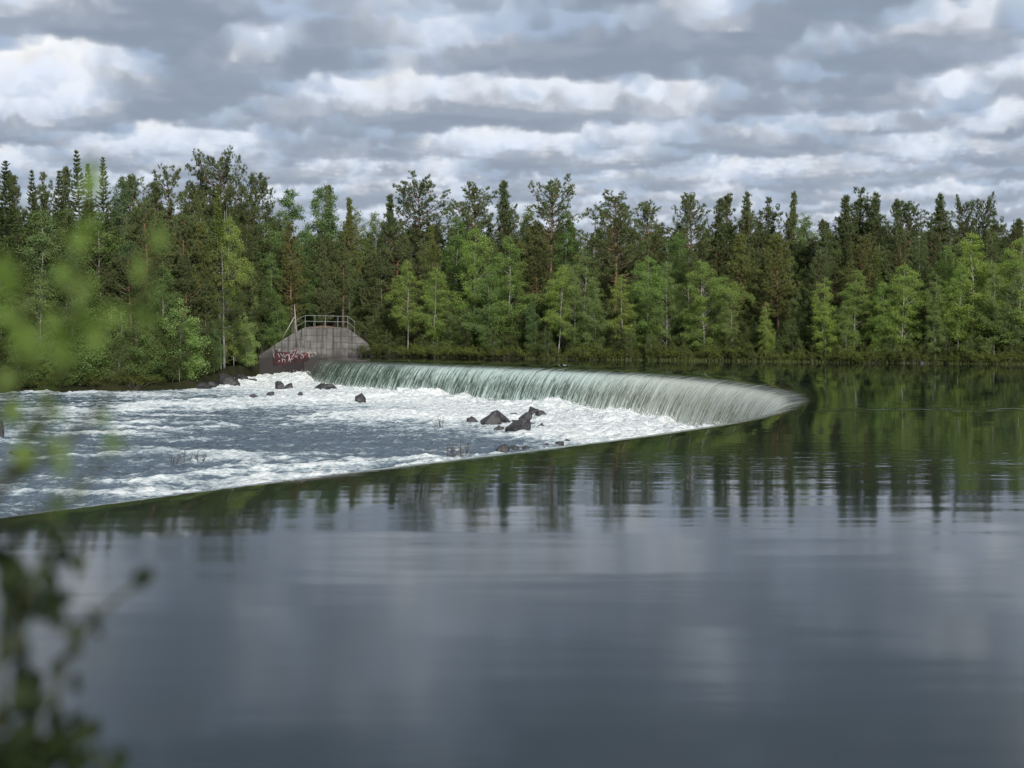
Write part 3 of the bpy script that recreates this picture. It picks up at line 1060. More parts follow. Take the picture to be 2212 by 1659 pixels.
POSTS = [(750, 385, 552, 0.9), (902, 305, 478, 0), (1036, 309, 478, 0), (1182, 313, 480, 0), (1353, 317, 481, 0), (1490, 318, 484, 0), (1586, 390, 560, 0.9)]
for x, y0, y1, dy_ in POSTS:
    tb = Tubes()
    a, b = rpt(x, y0, RY_ + dy_ * 0.3), rpt(x, y1, RY_ + dy_ * 0.3)
    b[2] -= 0.15
    tb.add([b, a], 0.024, 6)
    link("post", tb.mesh("post", False), rl, M_RAIL)
for nm, P in (("top_rail", [(902, 305, 0), (1490, 318, 0)]), ("mid_rail", [(902, 385, 0), (1490, 396, 0)]), ("top_rail", [(750, 385, .27), (902, 305, 0)]), ("mid_rail", [(750, 475, .27), (902, 385, 0)]),
              ("top_rail", [(1490, 318, 0), (1586, 390, .27)]), ("mid_rail", [(1490, 396, 0), (1586, 480, .27)])):
    tb = Tubes()
    tb.add([rpt(x, y, RY_ + q) for x, y, q in P], 0.023, 6)
    link(nm, tb.mesh(nm, False), rl, M_RAIL)

tb = Tubes()
a, b = rpt(778, 540, WALL_Y + 1.4), rpt(752, 150, WALL_Y + 1.4)
tb.add([a - np.array([0, 0, .5]), a, a * .5 + b * .5, a * .1 + b * .9, b], [0.085, 0.085, 0.075, 0.055, 0.012], 7)
tag(link("wooden_pole", tb.mesh("wooden_pole"), None, M_POLE), "tall pale pointed pole standing upright beside the railing", "pole")
tb = Tubes()
a, b = rpt(590, 618, WALL_Y + 1.1), rpt(752, 325, WALL_Y + 1.25)
tb.add([a, b], [0.06, 0.055], 6)
tag(link("wooden_pole", tb.mesh("wooden_pole"), None, M_POLE), "pale pole leaning diagonally against the upright pole by the railing", "pole")

# bare earth heap on top of the abutment
hx, hy = np.meshgrid(np.linspace(-23.9, -19.0, 40), np.linspace(158.9, 164.5, 30), indexing='ij')
ell = ((hx + 21.5) / 2.4) ** 2 + ((hy - 161.7) / 2.8) ** 2
hz = ground_z(hx, hy) - 0.1 + 0.38 * np.sqrt(np.maximum(1 - ell, 0)) * (0.8 + 0.6 * pn(hx * 1.2, hy * 1.2, 71)) - 0.3 * (ell > 0.98)
me = mesh_np("earth_mound", np.stack([hx, hy, hz], -1).reshape(-1, 3), grid_faces(40, 30), True)
if me.polygons[0].normal.z < 0:
    me.flip_normals()
tag(link("earth_mound", me, None, M_MOUND), "bare brown earth mound on top of the abutment behind the railing", "mound", kind="structure")


# ------------------------------------------------------------------ rocks
def rock_mesh(seed, dims, lean=0.0, slab=False, sub=2):
    rr = np.random.RandomState(seed)
    bm = bmesh.new()
    for _ in range(24 if not slab else 11):
        q = rr.normal(0, 1, 3)
        q /= np.abs(q).max() ** 0.65 * np.linalg.norm(q) ** 0.35
        q *= rr.uniform(0.8, 1.05)
        bm.verts.new((q[0] * .5, q[1] * .5, q[2] * .5))
    res = bmesh.ops.convex_hull(bm, input=bm.verts[:])
    bmesh.ops.delete(bm, geom=[g for g in res['geom_interior'] if isinstance(g, bmesh.types.BMVert)], context='VERTS')
    bmesh.ops.bevel(bm, geom=bm.edges[:], offset=0.022, segments=1, affect='EDGES')
    bmesh.ops.triangulate(bm, faces=bm.faces[:])
    bmesh.ops.subdivide_edges(bm, edges=bm.edges[:], cuts=1, use_grid_fill=True)
    for v_ in bm.verts:
        c = v_.co
        n_ = float(pn(c.x * 4 + seed, c.y * 4 + c.z * 3.1, seed % 50)) + 0.5 * float(pn(c.x * 9 + seed, c.z * 9 - c.y * 7, seed % 37))
        v_.co = c * (1 + 0.24 * n_)
    if not slab:
        for v_ in bm.verts:
            t_ = min(max(v_.co.z / .5, 0), 1)
            v_.co.x = v_.co.x * (1 - .32 * t_) + .16 * t_ * math.sin(seed * 1.7)
            v_.co.y *= 1 - .3 * t_
    bmesh.ops.scale(bm, vec=dims, verts=bm.verts)
    if lean:
        bmesh.ops.rotate(bm, matrix=Matrix.Rotation(lean, 3, 'Y'), verts=bm.verts)
    me = bpy.data.meshes.new("rock")
    bm.to_mesh(me)
    bm.free()
    return me


# base px (x, y of the water line), width px, visible height px, depth ratio, lean, slab, label
ROCKS = [
    (1060, 918, 42, 34, 0.8, 0, 0, "pointed dark boulder left of the tilted slab in midstream"),
    (1086, 914, 66, 24, 0.5, 0.66, 1, "long tilted slab jutting from the midstream rock cluster"),
    (1072, 914, 24, 24, 0.7, -0.2, 0, "small upright stone wedged behind the tilted slab in midstream"),
    (1020, 914, 26, 12, 0.8, 0.2, 0, "small low rock left of the midstream cluster"),
    (1116, 936, 60, 34, 0.8, 0, 0, "broad dark boulder in front of the midstream cluster"),
    (1076, 933, 26, 14, 0.8, -.3, 0, "low wet stone at the front left of the midstream cluster"),
    (1132, 922, 54, 20, 0.8, 0.1, 1, "flat dark slab behind the broad midstream boulder"),
    (1112, 907, 30, 15, 0.8, 0, 0, "square stone between the tilted slab and the right hand midstream rocks"),
    (1137, 907, 36, 16, 0.8, 0, 0, "low rough stone left of the highest right hand midstream rock"),
    (1153, 903, 32, 26, 0.8, .2, 0, "higher of the two jagged rocks at the right end of the midstream cluster"),
    (1170, 905, 26, 22, 0.8, -.2, 0, "jagged rock at the far right end of the midstream cluster"),
    (1168, 928, 18, 14, 0.8, 0, 0, "rounded wet stone in foam right of the midstream cluster"),
    (1085, 980, 40, 26, 0.9, 0, 0, "large grey boulder just behind the near weir crest"),
    (1113, 977, 40, 18, 0.9, 0, 0, "low grey boulder right of the large one behind the near crest"),
    (1140, 975, 34, 14, 0.9, 0, 0, "flat grey stone barely showing above the near crest"),
    (1178, 969, 28, 11, 0.9, 0, 0, "small stone peeping over the middle of the near crest"),
    (1208, 965, 28, 13, 0.9, 0, 0, "stone near the right end of the row behind the near crest"),
    (1230, 962, 26, 14, 0.9, 0, 0, "rightmost rounded stone of the row behind the near crest"),
    (603, 842, 22, 22, 0.9, -.2, 0, "pale pointed boulder in white water before the abutment"),
    (622, 841, 18, 14, 0.9, 0, 0, "dark rounded stone touching the pale pointed boulder"),
    (705, 842, 46, 14, 0.9, 0.1, 0, "broad low dark rock in white water below the fall"),
    (777, 870, 26, 26, 0.9, 0.35, 0, "slanted dark boulder alone in white water left of the fall"),
    (647, 856, 12, 9, 0.9, 0, 0, "tiny dark stone in foam left of the broad low rock"),
    (582, 856, 22, 9, 0.9, 0, 0, "low dark stone in foam below the pale pointed boulder"),
    (548, 862, 20, 9, 0.9, .3, 0, "small slanted stone in the foam near the left bank rocks"),
    (660, 800, 36, 9, 0.9, 0, 0, "dark stone awash at the foot of the graffiti wall"),
    (2, 948, 16, 62, 0.8, 0, 0, "tall grey rock cut by the left edge of the photo"),
    (30, 985, 90, 9, 0.9, 0, 0, "flat dark rock awash near the left edge"),
    (492, 834, 48, 28, 0.9, 0, 0, "largest rounded boulder of the left bank rocks"),
    (520, 832, 44, 24, 0.9, 0, 0, "rounded boulder right of the largest left bank boulder"),
    (536, 833, 26, 22, 0.9, .3, 0, "pointed dark boulder at the right end of the left bank rocks"),
    (427, 840, 46, 18, 0.9, 0, 0, "rounded boulder under the white stemmed bush on the left bank"),
    (374, 840, 44, 14, 0.9, 0, 0, "low flat boulder at the water left of the white stemmed bush"),
    (356, 822, 26, 20, 0.9, 0, 0, "pale topped boulder higher up on the left bank"),
    (398, 836, 22, 26, 0.9, .2, 0, "narrow pointed stone at the foot of the white stems"),
    (330, 832, 30, 14, 0.9, 0, 0, "small dark stone at the left end of the left bank rocks"),
    (454, 836, 20, 12, 0.9, 0, 0, "small stone between the rounded left bank boulders"),
    (553, 808, 46, 14, 0.9, 0, 0, "long flat dark rock jutting out below the abutment"),
    (572, 788, 30, 22, 0.9, 0, 0, "pale blocky boulder against the left foot of the abutment"),
    (545, 800, 30, 18, 0.9, 0, 0, "dark boulder between the bushes and the abutment foot"),
    (575, 806, 26, 12, 0.9, 0, 0, "dark wet stone at the waterline below the pale blocky boulder"),
    (520, 815, 30, 12, 0.9, 0, 0, "low dark stone behind the rounded left bank boulders"),
    (405, 818, 30, 12, 0.9, 0, 0, "shaded stone behind the white stemmed bush"),
]
for i, (x, y, wpx, hpx, dep, lean_, slab, lab) in enumerate(ROCKS):
    z = -2.9
    for _ in range(6):
        q = at_z(x, y, z)
        z = river_level(q.x, min(q.y, 156.0))
    q = at_z(x, y, z)
    k = q.y / F_PX
    kb = (1.5 if x < 470 else 1.05) if (y > 780 and y < 845 and x < 580) else (.95 if y < 940 else .72)
    wd, hg = wpx * k * kb, hpx * k * min(kb, 1.0) * .85
    if slab:
        me = rock_mesh(200 + i, (wd * 1.15, wd * 0.5, hg * 0.9), lean_, True)
    else:
        me = rock_mesh(200 + i, (wd * 1.1, wd * dep * 1.1, hg * 1.9), lean_)
    o = link("rock", me, None, M_ROCK)
    o.location = (q.x, q.y + wd * 0.3, z + 0.12 + (hg * 0.42 if slab else hg * 0.03))
    o.rotation_euler = (0, 0, random.Random(i).uniform(-0.6, 0.6))
    tag(o, lab, "rock", "rocks in and beside the rapids")
# boulders on the far lake shore
for i, (x, y, wpx, hpx, lab) in enumerate([(1578, 778, 26, 14, "pale boulder at the far lake shore beside a white birch trunk"), (1990, 785, 18, 7, "low pale stone at the far lake shore near the right")]):
    q = at_z(x, y, 0.0)
    k = q.y / F_PX
    o = link("rock", rock_mesh(400 + i, (wpx * k, wpx * k * .8, hpx * k * 1.9)), None, M_ROCK)
    o.location = q
    tag(o, lab, "rock")


# ------------------------------------------------------------------ trees
def unit(v_):
    return v_ / (np.linalg.norm(v_, axis=-1, keepdims=True) + 1e-9)


class Leaves:
    def __init__(self, seed):
        self.q, self.t = [], []
        self.r = np.random.RandomState(seed)

    def blades(self, C, A, L, W):
        """thin triangles from C along A (needles, grass)"""
        n_ = len(C)
        A = unit(A)
        side = unit(np.cross(A, self.r.normal(0, 1, (n_, 3))))
        L = np.broadcast_to(L, (n_,))[:, None]
        W = np.broadcast_to(W, (n_,))[:, None]
        self.t.append(np.stack([C - side * W * .5, C + side * W * .5, C + A * L], 1))

    def leaves(self, C, A, L, W):
        """rhombic leaves"""
        n_ = len(C)
        A = unit(A)
        side = unit(np.cross(A, self.r.normal(0, 1, (n_, 3))))
        L = np.broadcast_to(L, (n_,))[:, None]
        W = np.broadcast_to(W, (n_,))[:, None]
        self.q.append(np.stack([C, C + A * L * .45 + side * W * .5, C + A * L, C + A * L * .45 - side * W * .5], 1))

    def mesh(self, name):
        fl, V, n_ = [], [], 0
        if self.q:
            Q = np.concatenate(self.q).reshape(-1, 3)
            V.append(Q)
            fl.append(np.arange(len(Q)).reshape(-1, 4))
            n_ = len(Q)
        if self.t:
            T_ = np.concatenate(self.t).reshape(-1, 3)
            V.append(T_)
            fl.append(n_ + np.arange(len(T_)).reshape(-1, 3))
        return mesh_np(name, np.concatenate(V), fl)


def curve_pts(p0, az, el, L, bend, n_=5, wob=0.0, r=None):
    """polyline leaving p0; elevation changes by bend over its length"""
    p = [np.array(p0, float)]
    a = az
    for i in range(n_):
        e = el + bend * (i + .5) / n_
        if r is not None:
            a = a + r.normal(0, wob)
        p.append(p[-1] + L / n_ * np.array([math.cos(a) * math.cos(e), math.sin(a) * math.cos(e), math.sin(e)]))
    return np.array(p)


def trunk_line(H, r, wob, n_=12, lean=0.0):
    z = np.linspace(0, H, n_)
    x = np.cumsum(r.normal(0, wob, n_)) * .5 + lean * z * z / H
    y = np.cumsum(r.normal(0, wob, n_)) * .5
    x -= x[0]
    y -= y[0]
    return np.stack([x, y, z], 1)


def on(P, z):
    return np.array([np.interp(z, P[:, 2], P[:, i]) for i in range(3)])


def make_pine(seed, H=19.0, cb=0.45, cw=2.6, style='round', dens=1.0, fork=False, rough=0.35):
    r = np.random.RandomState(seed)
    tb, lv = Tubes(), Leaves(seed)
    P = trunk_line(H, r, 0.10, 14)
    tb.add(P, np.linspace(0.015 * H, 0.03, 14), 7)
    stems = [(P, cb)]
    if fork:
        for s_ in (-1, 1):
            b0 = on(P, H * r.uniform(.50, .60))
            Q = curve_pts(b0, r.uniform(-.5, .5) + (0 if s_ > 0 else math.pi), 0.75, H * .34, 0.6, 8)
            tb.add(Q, np.linspace(0.10, 0.02, 9), 5)
            stems.append((Q, None))
    z = cb * H
    while z < H * 0.985:
        t = (z / H - cb) / (1 - cb)
        if style == 'round':
            prof = (1 - t ** 2.2) ** 0.6 * (0.55 + 0.45 * min(1, t / 0.25)) + 0.06
            el = -0.05 + 0.75 * t
        elif style == 'flat':
            prof = (1 - t ** 4) ** 0.6 * (0.35 + 0.65 * min(1, t / 0.45)) + 0.08
            el = 0.05 + 0.5 * t
        else:
            prof = (1 - t) ** 0.62 * (0.75 + 0.25 * min(1, t / 0.12)) * (1 + .28 * math.sin(t * 17 + seed)) + 0.06
            el = 0.20 + 0.80 * t
        nb_ = r.randint(3, 6)
        a0 = r.uniform(0, 6.28)
        for b in range(nb_):
            L = cw * prof * r.uniform(1 - rough * 1.5, 1 + rough)
            if L < 0.18:
                continue
            B = curve_pts(on(P, z + r.uniform(-.15, .15)), a0 + b * 6.283 / nb_ + r.normal(0, .3), el + r.normal(0, .15), L, 0.55 + r.normal(0, .15), 5, 0.16, r)
            tb.add(B, np.linspace(0.012 + 0.016 * L, 0.008, 6), 3, False)
            tufts(lv, r, B, L, dens, style)
        z += r.uniform(0.28, 0.56) * (1.2 if style != 'cone' else 1.0) * (H / 19)
    for Q, c in stems[1:]:
        for k_ in range(3, 9):
            for b in range(4):
                B = curve_pts(Q[k_], r.uniform(0, 6.28), 0.35 + r.normal(0, .2), cw * r.uniform(.25, .5), 0.5, 5, 0.15, r)
                tb.add(B, np.linspace(0.03, 0.008, 6), 3, False)
                tufts(lv, r, B, 1.2, dens, style)
    # dead stubs below the crown
    for _ in range(int(10 * cb / .5)):
        z = r.uniform(.18, cb) * H
        B = curve_pts(on(P, z), r.uniform(0, 6.28), r.uniform(-.3, .3), r.uniform(.4, 1.5), -.3, 4, .2, r)
        tb.add(B, np.linspace(0.025, 0.006, 5), 3, False)
    return tb.mesh("pine_trunk"), lv.mesh("pine_crown"), H


def tufts(lv, r, B, L, dens, style):
    n_ = max(3, int((3 + L * 6.5) * dens))
    t = r.uniform(.18, 1.0, n_) ** .6
    t[0] = 1.0
    idx = t * (len(B) - 1)
    i0 = np.minimum(idx.astype(int), len(B) - 2)
    fr = (idx - i0)[:, None]
    C = B[i0] * (1 - fr) + B[i0 + 1] * fr
    D = unit(B[i0 + 1] - B[i0])
    sp = 0.10 + 0.17 * L * (1.05 - t)
    C = C + r.normal(0, 1, (n_, 3)) * sp[:, None] * np.array([1, 1, .55])
    k_ = 15
    CC = np.repeat(C, k_, 0) + r.normal(0, .045, (n_ * k_, 3))
    A = np.repeat(D, k_, 0) * 0.75 + r.normal(0, .62, (n_ * k_, 3)) + np.array([0, 0, .5])
    lv.blades(CC, A, r.uniform(.16, .34, n_ * k_), r.uniform(.030, .058, n_ * k_))


def make_spruce(seed, H=20.0, cw=2.5, dens=1.0):
    r = np.random.RandomState(seed)
    tb, lv = Tubes(), Leaves(seed)
    P = trunk_line(H, r, 0.03, 10)
    tb.add(P, np.linspace(0.012 * H, 0.015, 10), 6)
    z = 0.05 * H
    while z < H * 0.99:
        t = z / H
        L0 = cw * (1 - t) ** 0.85 * (0.8 + .2 * min(1, t / .15)) + 0.10
        nb_ = r.randint(4, 7)
        a0 = r.uniform(0, 6.28)
        el = -0.35 + 0.9 * t ** 2
        for b in range(nb_):
            L = L0 * r.uniform(.65, 1.18)
            B = curve_pts(on(P, z), a0 + b * 6.283 / nb_ + r.normal(0, .2), el + r.normal(0, .1), L, 0.35, 4, .06, r)
            tb.add(B, np.linspace(0.008 + .012 * L, 0.006, 5), 3, False)
            n_ = int((6 + 34 * L) * dens)
            tt = r.uniform(.1, 1, n_) ** .8
            idx = tt * 4
            i0 = np.minimum(idx.astype(int), 3)
            fr = (idx - i0)[:, None]
            C = B[i0] * (1 - fr) + B[i0 + 1] * fr
            D = unit(B[i0 + 1] - B[i0])
            sd = unit(np.cross(D, [0, 0, 1])) * r.choice([-1, 1], n_)[:, None]
            A = D * .7 + sd * r.uniform(.2, 1.0, (n_, 1)) + r.normal(0, .2, (n_, 3)) + np.array([0, 0, -.30 + .5 * t])
            lv.blades(C + r.normal(0, .04, (n_, 3)), A, r.uniform(.18, .42, n_) * (.55 + .45 * (1 - t)), r.uniform(.06, .11, n_))
        z += r.uniform(.22, .40)
    lv.blades(np.repeat(P[-1:], 12, 0) - np.array([0, 0, .3]), r.normal(0, .5, (12, 3)) + np.array([0, 0, 1.2]), .4, .05)
    return tb.mesh("spruce_trunk"), lv.mesh("spruce_crown"), H


def make_birch(seed, H=13.0, cb=0.12, cw=2.0, dens=1.0, leaf=0.092, stems=1, prof_p=0.8):
    """crown half-width cw; branches run out to an ovate envelope and hang at their tips"""
    r = np.random.RandomState(seed)
    tb, lv = Tubes(), Leaves(seed)
    lob = [(r.uniform(0, 6.28), r.uniform(.15, .85), r.uniform(-.45, .4)) for _ in range(9)]
    for sidx in range(stems):
        Hs = H * (1 if sidx == 0 else r.uniform(.6, .95))
        P = trunk_line(Hs, r, 0.08, 12, 0 if stems == 1 else r.uniform(-.10, .10))
        if sidx:
            P[:, :2] += r.uniform(-.5, .5, 2) * (1 if stems < 5 else 1.5)
        tb.add(P, np.linspace(0.0048 * Hs, 0.010, 12), 6)
        cws = cw if stems == 1 else cw * .62
        nbr = int(80 * (1 - cb) * (Hs / 13) ** .7 * (1 if stems == 1 else .45))
        for b in range(nbr):
            t = (b + r.uniform(0, 1)) / nbr
            z = (cb + (1 - cb) * t * .97) * Hs
            az_ = r.uniform(0, 6.28)
            k_ = 1.0
            for la, lt, lw in lob:
                k_ += lw * math.exp(-((math.cos(az_ - la) - 1) ** 2) / .5 - ((t - lt) / .16) ** 2)
            Rr = cws * ((1 - t ** 2.2) ** (.25 + prof_p * .6) * (.50 + .50 * min(1, t / .36)) + .03) * k_ * r.uniform(.6, 1.08)
            rise = Rr * r.uniform(.25, .8)
            b0 = on(P, max(z - rise, .05 * Hs))
            dirv_ = np.array([math.cos(az_), math.sin(az_), 0])
            tt = np.linspace(0, 1, 6)[:, None]
            B = b0 + dirv_ * Rr * tt + np.array([0, 0, 1]) * rise * np.sin(tt * 2.1) / math.sin(2.1) * .95 + r.normal(0, .05, (6, 3)) * tt
            tb.add(B, np.linspace(.005 + .009 * Rr, .004, 6), 3, False)
            nsub = max(4, int(4 + 5.5 * Rr))
            for q_ in range(nsub):
                f = r.uniform(.15, 1.0) ** .7
                i0 = min(int(f * 5), 4)
                c0 = B[i0] + (B[i0 + 1] - B[i0]) * (f * 5 - i0)
                Ls = (.30 + .26 * Rr) * r.uniform(.6, 1.3)
                S_ = curve_pts(c0, az_ + r.normal(0, 1.1), r.normal(.15, .5), Ls, -1.4, 4)
                n_ = int((17 + 26 * Ls) * dens)
                ts = r.uniform(.1, 1, n_) * 4
                j0 = np.minimum(ts.astype(int), 3)
                C = S_[j0] + (S_[j0 + 1] - S_[j0]) * (ts - j0)[:, None] + r.normal(0, .08 + .06 * Ls, (n_, 3))
                A = r.normal(0, .7, (n_, 3)) + np.array([0, 0, -.4])
                lv.leaves(C, A, r.uniform(.7, 1.25, n_) * leaf, r.uniform(.6, .9, n_) * leaf)
    return tb.mesh("birch_trunk"), lv.mesh("birch_crown"), H


def make_bush(seed, H=2.2, cw=1.6, n_st=10, leaf=.09, dens=1.0, up=.9):
    r = np.random.RandomState(seed)
    tb, lv = Tubes(), Leaves(seed)
    for s_ in range(n_st):
        az_ = r.uniform(0, 6.28)
        L = H * r.uniform(.55, 1.1)
        B = curve_pts((r.normal(0, .15 * cw), r.normal(0, .15 * cw), -.05), az_, up * r.uniform(.8, 1.55), L, -.5, 6, .15, r)
        tb.add(B, np.linspace(.022, .005, 7), 4, False)
        for q in range(int(9 * dens)):
            f = r.uniform(.2, 1.0)
            i0 = min(int(f * 6), 5)
            c0 = B[i0] + (B[i0 + 1] - B[i0]) * (f * 6 - i0)
            S_ = curve_pts(c0, r.uniform(0, 6.28), r.uniform(-.1, 1.1), r.uniform(.25, .6) * H * .4, -.2, 3)
            tb.add(S_, .005, 3, False)
            n_ = 22
            tt = r.uniform(0, 1, n_) * 3
            j0 = np.minimum(tt.astype(int), 2)
            C = S_[j0] + (S_[j0 + 1] - S_[j0]) * (tt - j0)[:, None] + r.normal(0, .07, (n_, 3))
            lv.leaves(C, r.normal(0, .6, (n_, 3)) + np.array([0, 0, .25]), r.uniform(.7, 1.2, n_) * leaf, r.uniform(.4, .6, n_) * leaf)
    return tb.mesh("bush_stems"), lv.mesh("bush_crown"), H


def make_dead(seed, H=12.0, up=0.1):
    r = np.random.RandomState(seed)
    tb = Tubes()
    P = trunk_line(H, r, .06, 12)
    tb.add(P, np.linspace(.012 * H, .015, 12), 6)
    for _ in range(34):
        z = r.uniform(.3, .97) * H
        L = (1 - z / H) * 2.6 * r.uniform(.3, 1) + .35
        az_ = r.uniform(0, 6.28)
        B = curve_pts(on(P, z), az_, up + r.normal(0, .3), L, .2 + r.normal(0, .35), 6, .2, r)
        tb.add(B, np.linspace(.012 + .014 * L, .007, 7), 4, False)
        for q in range(3):
            S_ = curve_pts(B[r.randint(2, 6)], az_ + r.normal(0, 1), r.normal(.2, .4), L * .4, .2, 3)
            tb.add(S_, [.012, .010, .008, .005], 3, False)
    return tb.mesh("dead_trunk"), None, H


KINDS = {
    'pine': [make_pine(11, 19, .42, 3.7, 'round', 1.2), make_pine(12, 19, .50, 3.2, 'round', 1.2), make_pine(13, 18, .32, 3.4, 'round', 1.2), make_pine(14, 19, .58, 3.6, 'flat', 1.3), make_pine(15, 20, .25, 3.6, 'round', 1.2)],
    'cpine': [make_pine(21, 18, .12, 3.0, 'cone', 1.1), make_pine(22, 18, .18, 2.7, 'cone', 1.1, rough=.45), make_pine(23, 17, .08, 2.9, 'cone', 1.1), make_pine(24, 18, .22, 2.3, 'cone', 1.1, rough=.5), make_pine(25, 18, .3, 2.9, 'cone', 1.15, rough=.55), make_pine(26, 18, .15, 2.5, 'round', 1.1, rough=.5), make_pine(27, 18, .35, 2.6, 'cone', 1.0, rough=.6)],
    'fork': [make_pine(31, 19, .55, 2.6, 'round', .9, True, .5)],
    'great': [make_pine(41, 21, .24, 6.0, 'round', 1.5, True, .45)],
    'spruce': [make_spruce(51, 20, 3.0, 1.2), make_spruce(52, 20, 2.7, 1.2), make_spruce(53, 20, 2.4, 1.2)],
    'birch': [make_birch(61, 13, .12, 2.2), make_birch(62, 13, .16, 1.9), make_birch(63, 13, .10, 2.5, 1.0, prof_p=.6), make_birch(64, 13, .24, 1.8, .9), make_birch(65, 12, .16, 2.8, .95, stems=4), make_birch(66, 13, .06, 2.3, 1.1, prof_p=.7)],
    'aspen': [make_birch(71, 15, .15, 2.6, 1.0, .112, prof_p=.5), make_birch(72, 15, .18, 2.4, .95, .112, prof_p=.55)],
    'clump': [make_birch(81, 6.5, .05, 2.4, .8, .095, stems=6, prof_p=.45), make_birch(82, 7.0, .03, 2.3, .8, .095, stems=6, prof_p=.5)],
    'bush': [make_bush(91), make_bush(92, 1.8, 1.8, 13), make_bush(93, 2.6, 1.3, 10, .085, 1.1, 1.2)],
    'dead': [make_dead(95), make_dead(96, 12, .35)],
}
MATS = {'pine': (M_BARK_PINE, M_PINE), 'cpine': (M_BARK_PINE, M_PINE), 'fork': (M_BARK_PINE, M_PINE), 'great': (M_BARK_PINE, M_PINE), 'spruce': (M_BARK_GREY, M_SPRUCE),
        'birch': (M_BARK_BIRCH, M_BIRCH), 'aspen': (M_BARK_GREY, M_ASPEN), 'clump': (M_BARK_BIRCH, M_BIRCH), 'bush': (M_BARK_GREY, M_WILLOW), 'dead': (M_BARK_DEAD, None)}
NAMES = {'pine': 'pine_tree', 'cpine': 'pine_tree', 'fork': 'pine_tree', 'great': 'pine_tree', 'spruce': 'spruce_tree', 'birch': 'birch_tree', 'aspen': 'aspen_tree', 'clump': 'birch_tree', 'bush': 'shore_bush', 'dead': 'dead_tree'}
CATS = {'pine_tree': 'tree', 'spruce_tree': 'tree', 'birch_tree': 'tree', 'aspen_tree': 'tree', 'shore_bush': 'bush', 'dead_tree': 'tree'}
for kk, lst in KINDS.items():
    for tm, cm, _ in lst:
        tm.materials.append(MATS[kk][0])
        if cm:
            cm.materials.append(MATS[kk][1])
trs = random.Random(17)


def plant(kind, var, X_, Y_, height, wscale, label, group, tint=(1, 1, 1), yaw=None):
    tm, cm, H = KINDS[kind][var % len(KINDS[kind])]
    if kind in ('birch', 'aspen'):
        wscale *= 1.12
    root = link(NAMES[kind], None)
    root.location = (X_, Y_, float(ground_z(X_, Y_)) - .08)
    height *= {'pine': .95, 'cpine': .955, 'great': .93, 'fork': .93, 'birch': .98, 'aspen': .97}.get(kind, 1.0)
    sz_ = height / H
    root.scale = (sz_ * wscale, sz_ * wscale, sz_)
    root.rotation_euler = (trs.gauss(0, .022), trs.gauss(0, .022), trs.uniform(0, 6.28) if yaw is None else yaw)
    root.empty_display_size = .2
    tag(root, label, CATS[NAMES[kind]], group)
    link("trunk" if kind != 'bush' else "stems", tm, root)
    if cm:
        c = link("crown", cm, root)
        c.color = (*tint, 1)
    return root


PLANTED = []
ORD = ["", "second ", "third ", "fourth ", "fifth ", "sixth ", "seventh ", "eighth ", "ninth ", "tenth ", "eleventh ", "twelfth ", "thirteenth ", "fourteenth "]
COUNT = {}
HANDLES, BHANDLES = [], []


def near_label(what, rel, x, handles):
    """label a tree by the nearest one that has a look of its own"""
    _, h_ = min(handles, key=lambda t: abs(t[0] - x))
    n_ = COUNT.get((what, rel, h_), 0)
    COUNT[(what, rel, h_)] = n_ + 1
    return ORD[min(n_, 13)] + what + " " + rel + " the " + h_



def tree(kind, var, x, ytop, back, wscale, label, tint=(1, 1, 1), yaw=None, group="trees of the far bank forest"):
    """x, ytop: crown tip in the photograph; back: metres behind the waterline there"""
    dr = ray(x, ytop)
    ys_ = np.arange(112.0, 260.0, .2)
    gap = ys_ - shore_y(ys_ * dr[0] / dr[1]) - back
    Y_ = float(ys_[np.argmax(gap >= 0)])
    q = at_y(x, ytop, Y_)
    h = q.z - float(ground_z(q.x, Y_)) + .08
    PLANTED.append((q.x, Y_))
    return plant(kind, var, q.x, Y_, h, wscale, label, group, tint, yaw)


